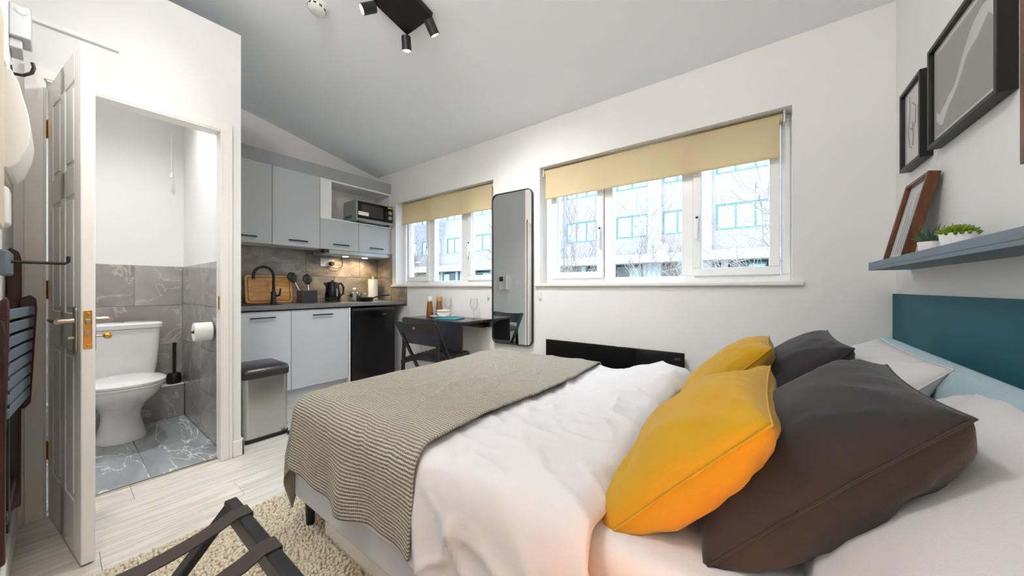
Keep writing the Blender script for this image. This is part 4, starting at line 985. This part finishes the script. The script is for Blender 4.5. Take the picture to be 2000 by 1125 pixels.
for xx in (-2.175, -1.86): MB().prism([(YF + .004, .30), (YF + .028, .30), (YF + .028, .93), (YF + .004, .93)], 'x', xx - .010, xx + .010).obj('leg', 'blkw', e, bevel=.003)
B('stretcher', -2.223, -1.812, YF + .008, YF + .026, .34, .37, 'mahog', e, .003)

# ================================================================== LUGGAGE RACK, RUG
e = thing('luggage_rack', (-.87, .08, 0), 'black wooden folding luggage rack with brown webbing straps', 'luggage rack')
RX0, RX1, RY0, RY1, RZ = -1.12, -.60, -.125, .275, .49
for yy, lx in ((RY1, 0.), (RY0, .024)):
    MB().box(RX0 - .02, RX1 + .02, yy - .014, yy + .014, RZ - .045, RZ).obj('top_rail', 'blkw', e, bevel=.005)
    yo = RY0 + RY1 - yy
    for xx in (RX0 + lx, RX1 - lx):
        MB().bar((xx, yy, RZ - .01), (xx, yo, .012), .020, .036, (1, 0, 0)).obj('leg', 'blkw', e, bevel=.004)
    MB().bar((RX0 + lx, yo + (yy - yo) * .16, .085), (RX1 - lx, yo + (yy - yo) * .16, .085), .018, .03).obj('stretcher', 'blkw', e, bevel=.003)
for xx in (-1.045, -.86, -.675):
    n = 12; top_ = []; pts = [(RY1 + .0155, RZ - .035), (RY1 + .0155, RZ + .0015), (RY1 - .014, RZ + .002)]
    for i in range(1, n): t = i / n; pts.append((RY1 - .014 + (RY0 - RY1 + .028) * t, RZ + .002 - .035 * math.sin(PI * t) ** .8))
    pts += [(RY0 + .014, RZ + .002), (RY0 - .0155, RZ + .0015), (RY0 - .0155, RZ - .035)]
    m = MB(); m.loft([[(xx - .024, y, z), (xx + .024, y, z)] for y, z in pts], cap=False, closed=False)
    o = m.obj('strap', 'strap', e); k = o.modifiers.new('solid', 'SOLIDIFY'); k.thickness = .003; k.offset = 0
rug = thing('rug', (-1.2, .5, 0), 'beige shaggy rug under the bed and luggage rack', 'rug')
GX0, GX1, GY0, GY1 = -1.93, -.55, -.02, 1.25
MB().prism(rrect(GX0 + .01, GX1 - .01, GY0 + .01, GY1 - .01, .03, 4), 'z', .0005, .010).obj('backing', 'rugb', rug)
m = MB(); rnd = random.Random(3); st_ = .0108; y = GY0
while y < GY1:
    x = GX0
    while x < GX1:
        if not (y > .72 and x > -1.45):
            cx, cy = x + rnd.uniform(-.005, .005), y + rnd.uniform(-.005, .005); h = rnd.uniform(.008, .017); t = rnd.random() * 6.28; r = rnd.uniform(.005, .0075); l = rnd.uniform(.0, .004); ta = rnd.random() * 6.28
            q = [(cx + r * math.cos(t + k * PI / 2), cy + r * math.sin(t + k * PI / 2)) for k in range(4)]
            ox, oy = l * math.cos(ta), l * math.sin(ta)
            o0 = len(m.v)
            m.v += [(a, c, .009) for a, c in q] + [(cx + (a - cx) * 1.05 + ox, cy + (c - cy) * 1.05 + oy, .009 + h * .7) for a, c in q] + [(cx + ox * 1.6, cy + oy * 1.6, .009 + h)]
            for k in range(4): m.f.append((o0 + k, o0 + (k + 1) % 4, o0 + 4 + (k + 1) % 4, o0 + 4 + k)); m.f.append((o0 + 4 + k, o0 + 4 + (k + 1) % 4, o0 + 8))
        x += st_
    y += st_
o = m.obj('pile', 'rug', rug, True, angle=180); o['kind'] = 'stuff'

# ================================================================== BEDSIDE LAMP (beside the bed, behind the viewpoint)
e = thing('bedside_table', (.10, .36, 0), 'small white bedside table beside the bed', 'table')
B('table_top', -.06, .26, .21, .53, .32, .34, 'gloss', e, .003)
for xx in (-.04, .24):
    for yy in (.23, .51): B('leg', xx - .012, xx + .012, yy - .012, yy + .012, 0, .32, 'gloss', e, .002)
LX, LY = .10, .36
e = thing('table_lamp', (LX, LY, .34), 'small warm bedside lamp on the bedside table', 'lamp')
MB().lathe([(.05, .341), (.05, .35), (.012, .36), (.010, .42)], (LX, LY, 0), seg=18).obj('base', 'brass', e, True)
MB().lathe([(.07, .40), (.05, .52)], (LX, LY, 0), seg=24, cap=False).obj('lamp_shade', 'shade', e, True)
point('light', (LX, LY, .465), BED_W, (1, .46, .13), .04, e)
# added ceiling lamp behind the viewpoint, brightens the door and entrance wall
e = thing('lobby_fill_lamp', on_ceil(-.95, -.15, 0), 'round white ceiling lamp added to brighten the entrance lobby', 'light')
MB().lathe([(.15, 0), (.15, .03), (.14, .05)], on_ceil(-.95, -.15, 0), -up_n, 28).obj('base', 'plastic', e, True)
MB().lathe([(.14, .05), (.13, .08), (.08, .10), (.002, .105)], on_ceil(-.95, -.15, 0), -up_n, 28).obj('diffuser', 'led', e, True)
point('light', on_ceil(-.95, -.15, .22), FILL_W, (1, 1, 1), .14, e)

# ================================================================== OUTSIDE
o = MB().box(-60, 40, 3.2, 60, -3.3, -3.0).obj('ground', 'asphalt'); S(o, 'grey street outside the windows')
fb = thing('office_building', (-10, 20.3, -3), 'pale office building with teal windows across the street', 'building')
cols = [(-30.5, -28.6), (-27.4, -25.9), (-25.2, -24.4), (-23.4, -22.6), (-21.83, -20.1), (-18.72, -16.9), (-15.9, -14.1), (-13.0, -11.2), (-10.41, -8.28), (-7.07, -5.23), (-4.47, -3.0), (-1.93, .55), (1.6, 4.0), (5.0, 7.4)]
rows = [(3.97, 5.28), (6.8, 8.1), (9.6, 10.9), (12.4, 13.7)]
FY = 20.0
m = MB(); xs = sorted([-45] + [v for c in cols for v in c] + [25])
zs = sorted([2.9] + [v for r in rows for v in r] + [15.2])
def inwin(x, z): return any(a < x < c for a, c in cols) and any(a < z < c for a, c in rows)
for j in range(len(zs) - 1): 
    run = xs[0]
    for i in range(len(xs) - 1):
        if inwin((xs[i] + xs[i + 1]) / 2, (zs[j] + zs[j + 1]) / 2): 
            if xs[i] > run: m.box(run, xs[i], FY, FY + .3, zs[j], zs[j + 1])
            run = xs[i + 1]
    m.box(run, xs[-1], FY, FY + .3, zs[j], zs[j + 1])
m.obj('wall', 'facade', fb)
B('interior_backing', -45, 25, FY + .5, FY + .6, -3, 15, 'shopd', fb, 0)
for x0, x1 in ((-5.2, -4.5), (-2.62, -2.1), (-8.2, -7.5), (-16.5, -15.9), (-24.3, -23.5), (.75, 1.4), (-20.0, -19.2), (-11.0, -10.6)):
    B('pilaster', x0, x1, FY - .25, FY - .001, -3, 15.2, 'pilas', fb, .01)
for r0, r1 in rows:
    for c0, c1 in cols:
        wf = MB(); t = .09
        wf.box(c0, c1, FY + .02, FY + .12, r0, r0 + t); wf.box(c0, c1, FY + .02, FY + .12, r1 - t, r1)
        nm = max(1, round((c1 - c0) / .78)); 
        for k in range(nm + 1):
            xx = c0 + (c1 - c0 - t) * k / nm; wf.box(xx, xx + t, FY + .02, FY + .12, r0 + t, r1 - t)
        wo = wf.obj('window', 'tealf', fb)
        B('pane', c0 + t, c1 - t, FY + .06, FY + .08, r0 + t, r1 - t, 'outg', wo, 0)
B('canopy_band', -45, 25, FY - 1.1, FY - .002, 2.42, 2.88, 'band', fb, .01)
for k in range(24):
    x0 = -34 + k * 1.9
    B('shop_column', x0, x0 + .3, FY - .1, FY + .2, -3, 2.41, 'pilas', fb, .01)
    sw = B('shop_window', x0 + .35, x0 + 1.85, FY, FY + .1, -2.2, 2.3, 'tealf', fb, .01)
    for q in (0, 1): B('pane', x0 + .42 + q * .72, x0 + 1.06 + q * .72, FY - .02, FY - .001, -2.1 if q else -1.2, 2.2, 'outg' if (k + q) % 3 == 0 else 'shopd', sw, 0)
e = thing('satellite_dish', (-4.40, 19.5, 2.9), 'grey satellite dish above the canopy across the street', 'satellite dish')
MB().lathe([(.02, 0), (.20, .03), (.36, .10), (.37, .10), (.21, .02), (.02, -.01)], (-4.40, 19.45, 3.15), (.2, -1, .25), 24).obj('dish', 'dish', e, True)
MB().tube([(-4.4, 19.5, 2.885), (-4.4, 19.5, 3.12)], .03, 8).tube([(-4.4, 19.4, 2.95), (-4.3, 18.95, 3.2)], .015, 6).obj('mast', 'dish', e)

def tree(loc, h, spread, seed, label, lean=(0, 0), dens=1., r0=.06, depth=5):
    rnd = random.Random(seed); e = thing('bare_tree', loc, label, 'tree')
    tr = MB(); br_ = MB()
    def grow(p, d, L_, r, lv):
        n = 4; pts = [p]; rs = [r]
        for i in range(n):
            d = (d + Vector((rnd.uniform(-1, 1), rnd.uniform(-1, 1), rnd.uniform(-.5, .8))) * .13).normalized(); p = p + d * L_ / n; pts.append(p); rs.append(max(.0065, r * (1 - .45 * (i + 1) / n)))
        (tr if lv == 0 else br_).tube(pts, rs, 6 if lv < 2 else 4, cap=False)
        if lv >= depth: return
        for k in range(rnd.choice((3, 3, 4)) if lv else 7):
            i = rnd.randint(1 if lv else 2, n); t = rnd.random() * 6.28; a = spread * rnd.uniform(.6, 1.2)
            o_ = d.orthogonal().normalized(); o_.rotate(Matrix.Rotation(t, 3, d)); nd = (d * math.cos(a) + o_ * math.sin(a) + Vector((0, 0, .12))).normalized()
            grow(pts[i], nd, L_ * rnd.uniform(.55, .8), rs[i] * .62, lv + 1)
    grow(Vector(loc), Vector((lean[0], lean[1], 1)).normalized(), h, r0, 0)
    tr.obj('trunk', 'bark', e, True); br_.obj('branches', 'bark', e, True)
tree((-5.9, 10.2, -3), 3.6, .42, 11, 'bare tree with upright stems left of the large window', (.02, 0), r0=.07)
tree((-4.6, 14.5, -3), 3.6, .65, 5, 'low bare tree in the middle of the large window', (.1, 0), r0=.055)
tree((1.2, 8.0, -3), 3.4, .75, 23, 'bare tree with long fine twigs at the right of the large window', (-.05, 0), r0=.055)
tree((-12.8, 9.5, -3), 3.3, .5, 31, 'bare tree seen through the small window', (0, 0), r0=.06)
for x, y, r, lb in ((-7.6, 15.2, .9, 'twiggy shrub beneath the upright bare tree'), (-3.6, 16.2, .9, 'twiggy shrub under the low bare tree'), (-16.5, 15.2, .9, 'twiggy shrub outside the small window')):
    m = MB(); rnd = random.Random(int(x * 10))
    for k in range(240):
        t = rnd.random() * 6.28; el = rnd.uniform(.15, 1.5); d = Vector((math.cos(t) * math.cos(el), math.sin(t) * math.cos(el), math.sin(el))); p = Vector((x, y, -3)) + Vector((d.x, d.y, 0)) * .3
        L_ = r * rnd.uniform(2.6, 4.0) * (.5 + .5 * math.sin(el)); mid = p + d * L_ * .55 + Vector((rnd.uniform(-.2, .2), rnd.uniform(-.2, .2), .1)); m.tube([p, mid, p + d * L_ + Vector((rnd.uniform(-.3, .3), rnd.uniform(-.3, .3), -.1))], [.016, .010, .004], 4, cap=False)
    o = m.obj('shrub', 'bark'); tag(o, lb, 'shrub')
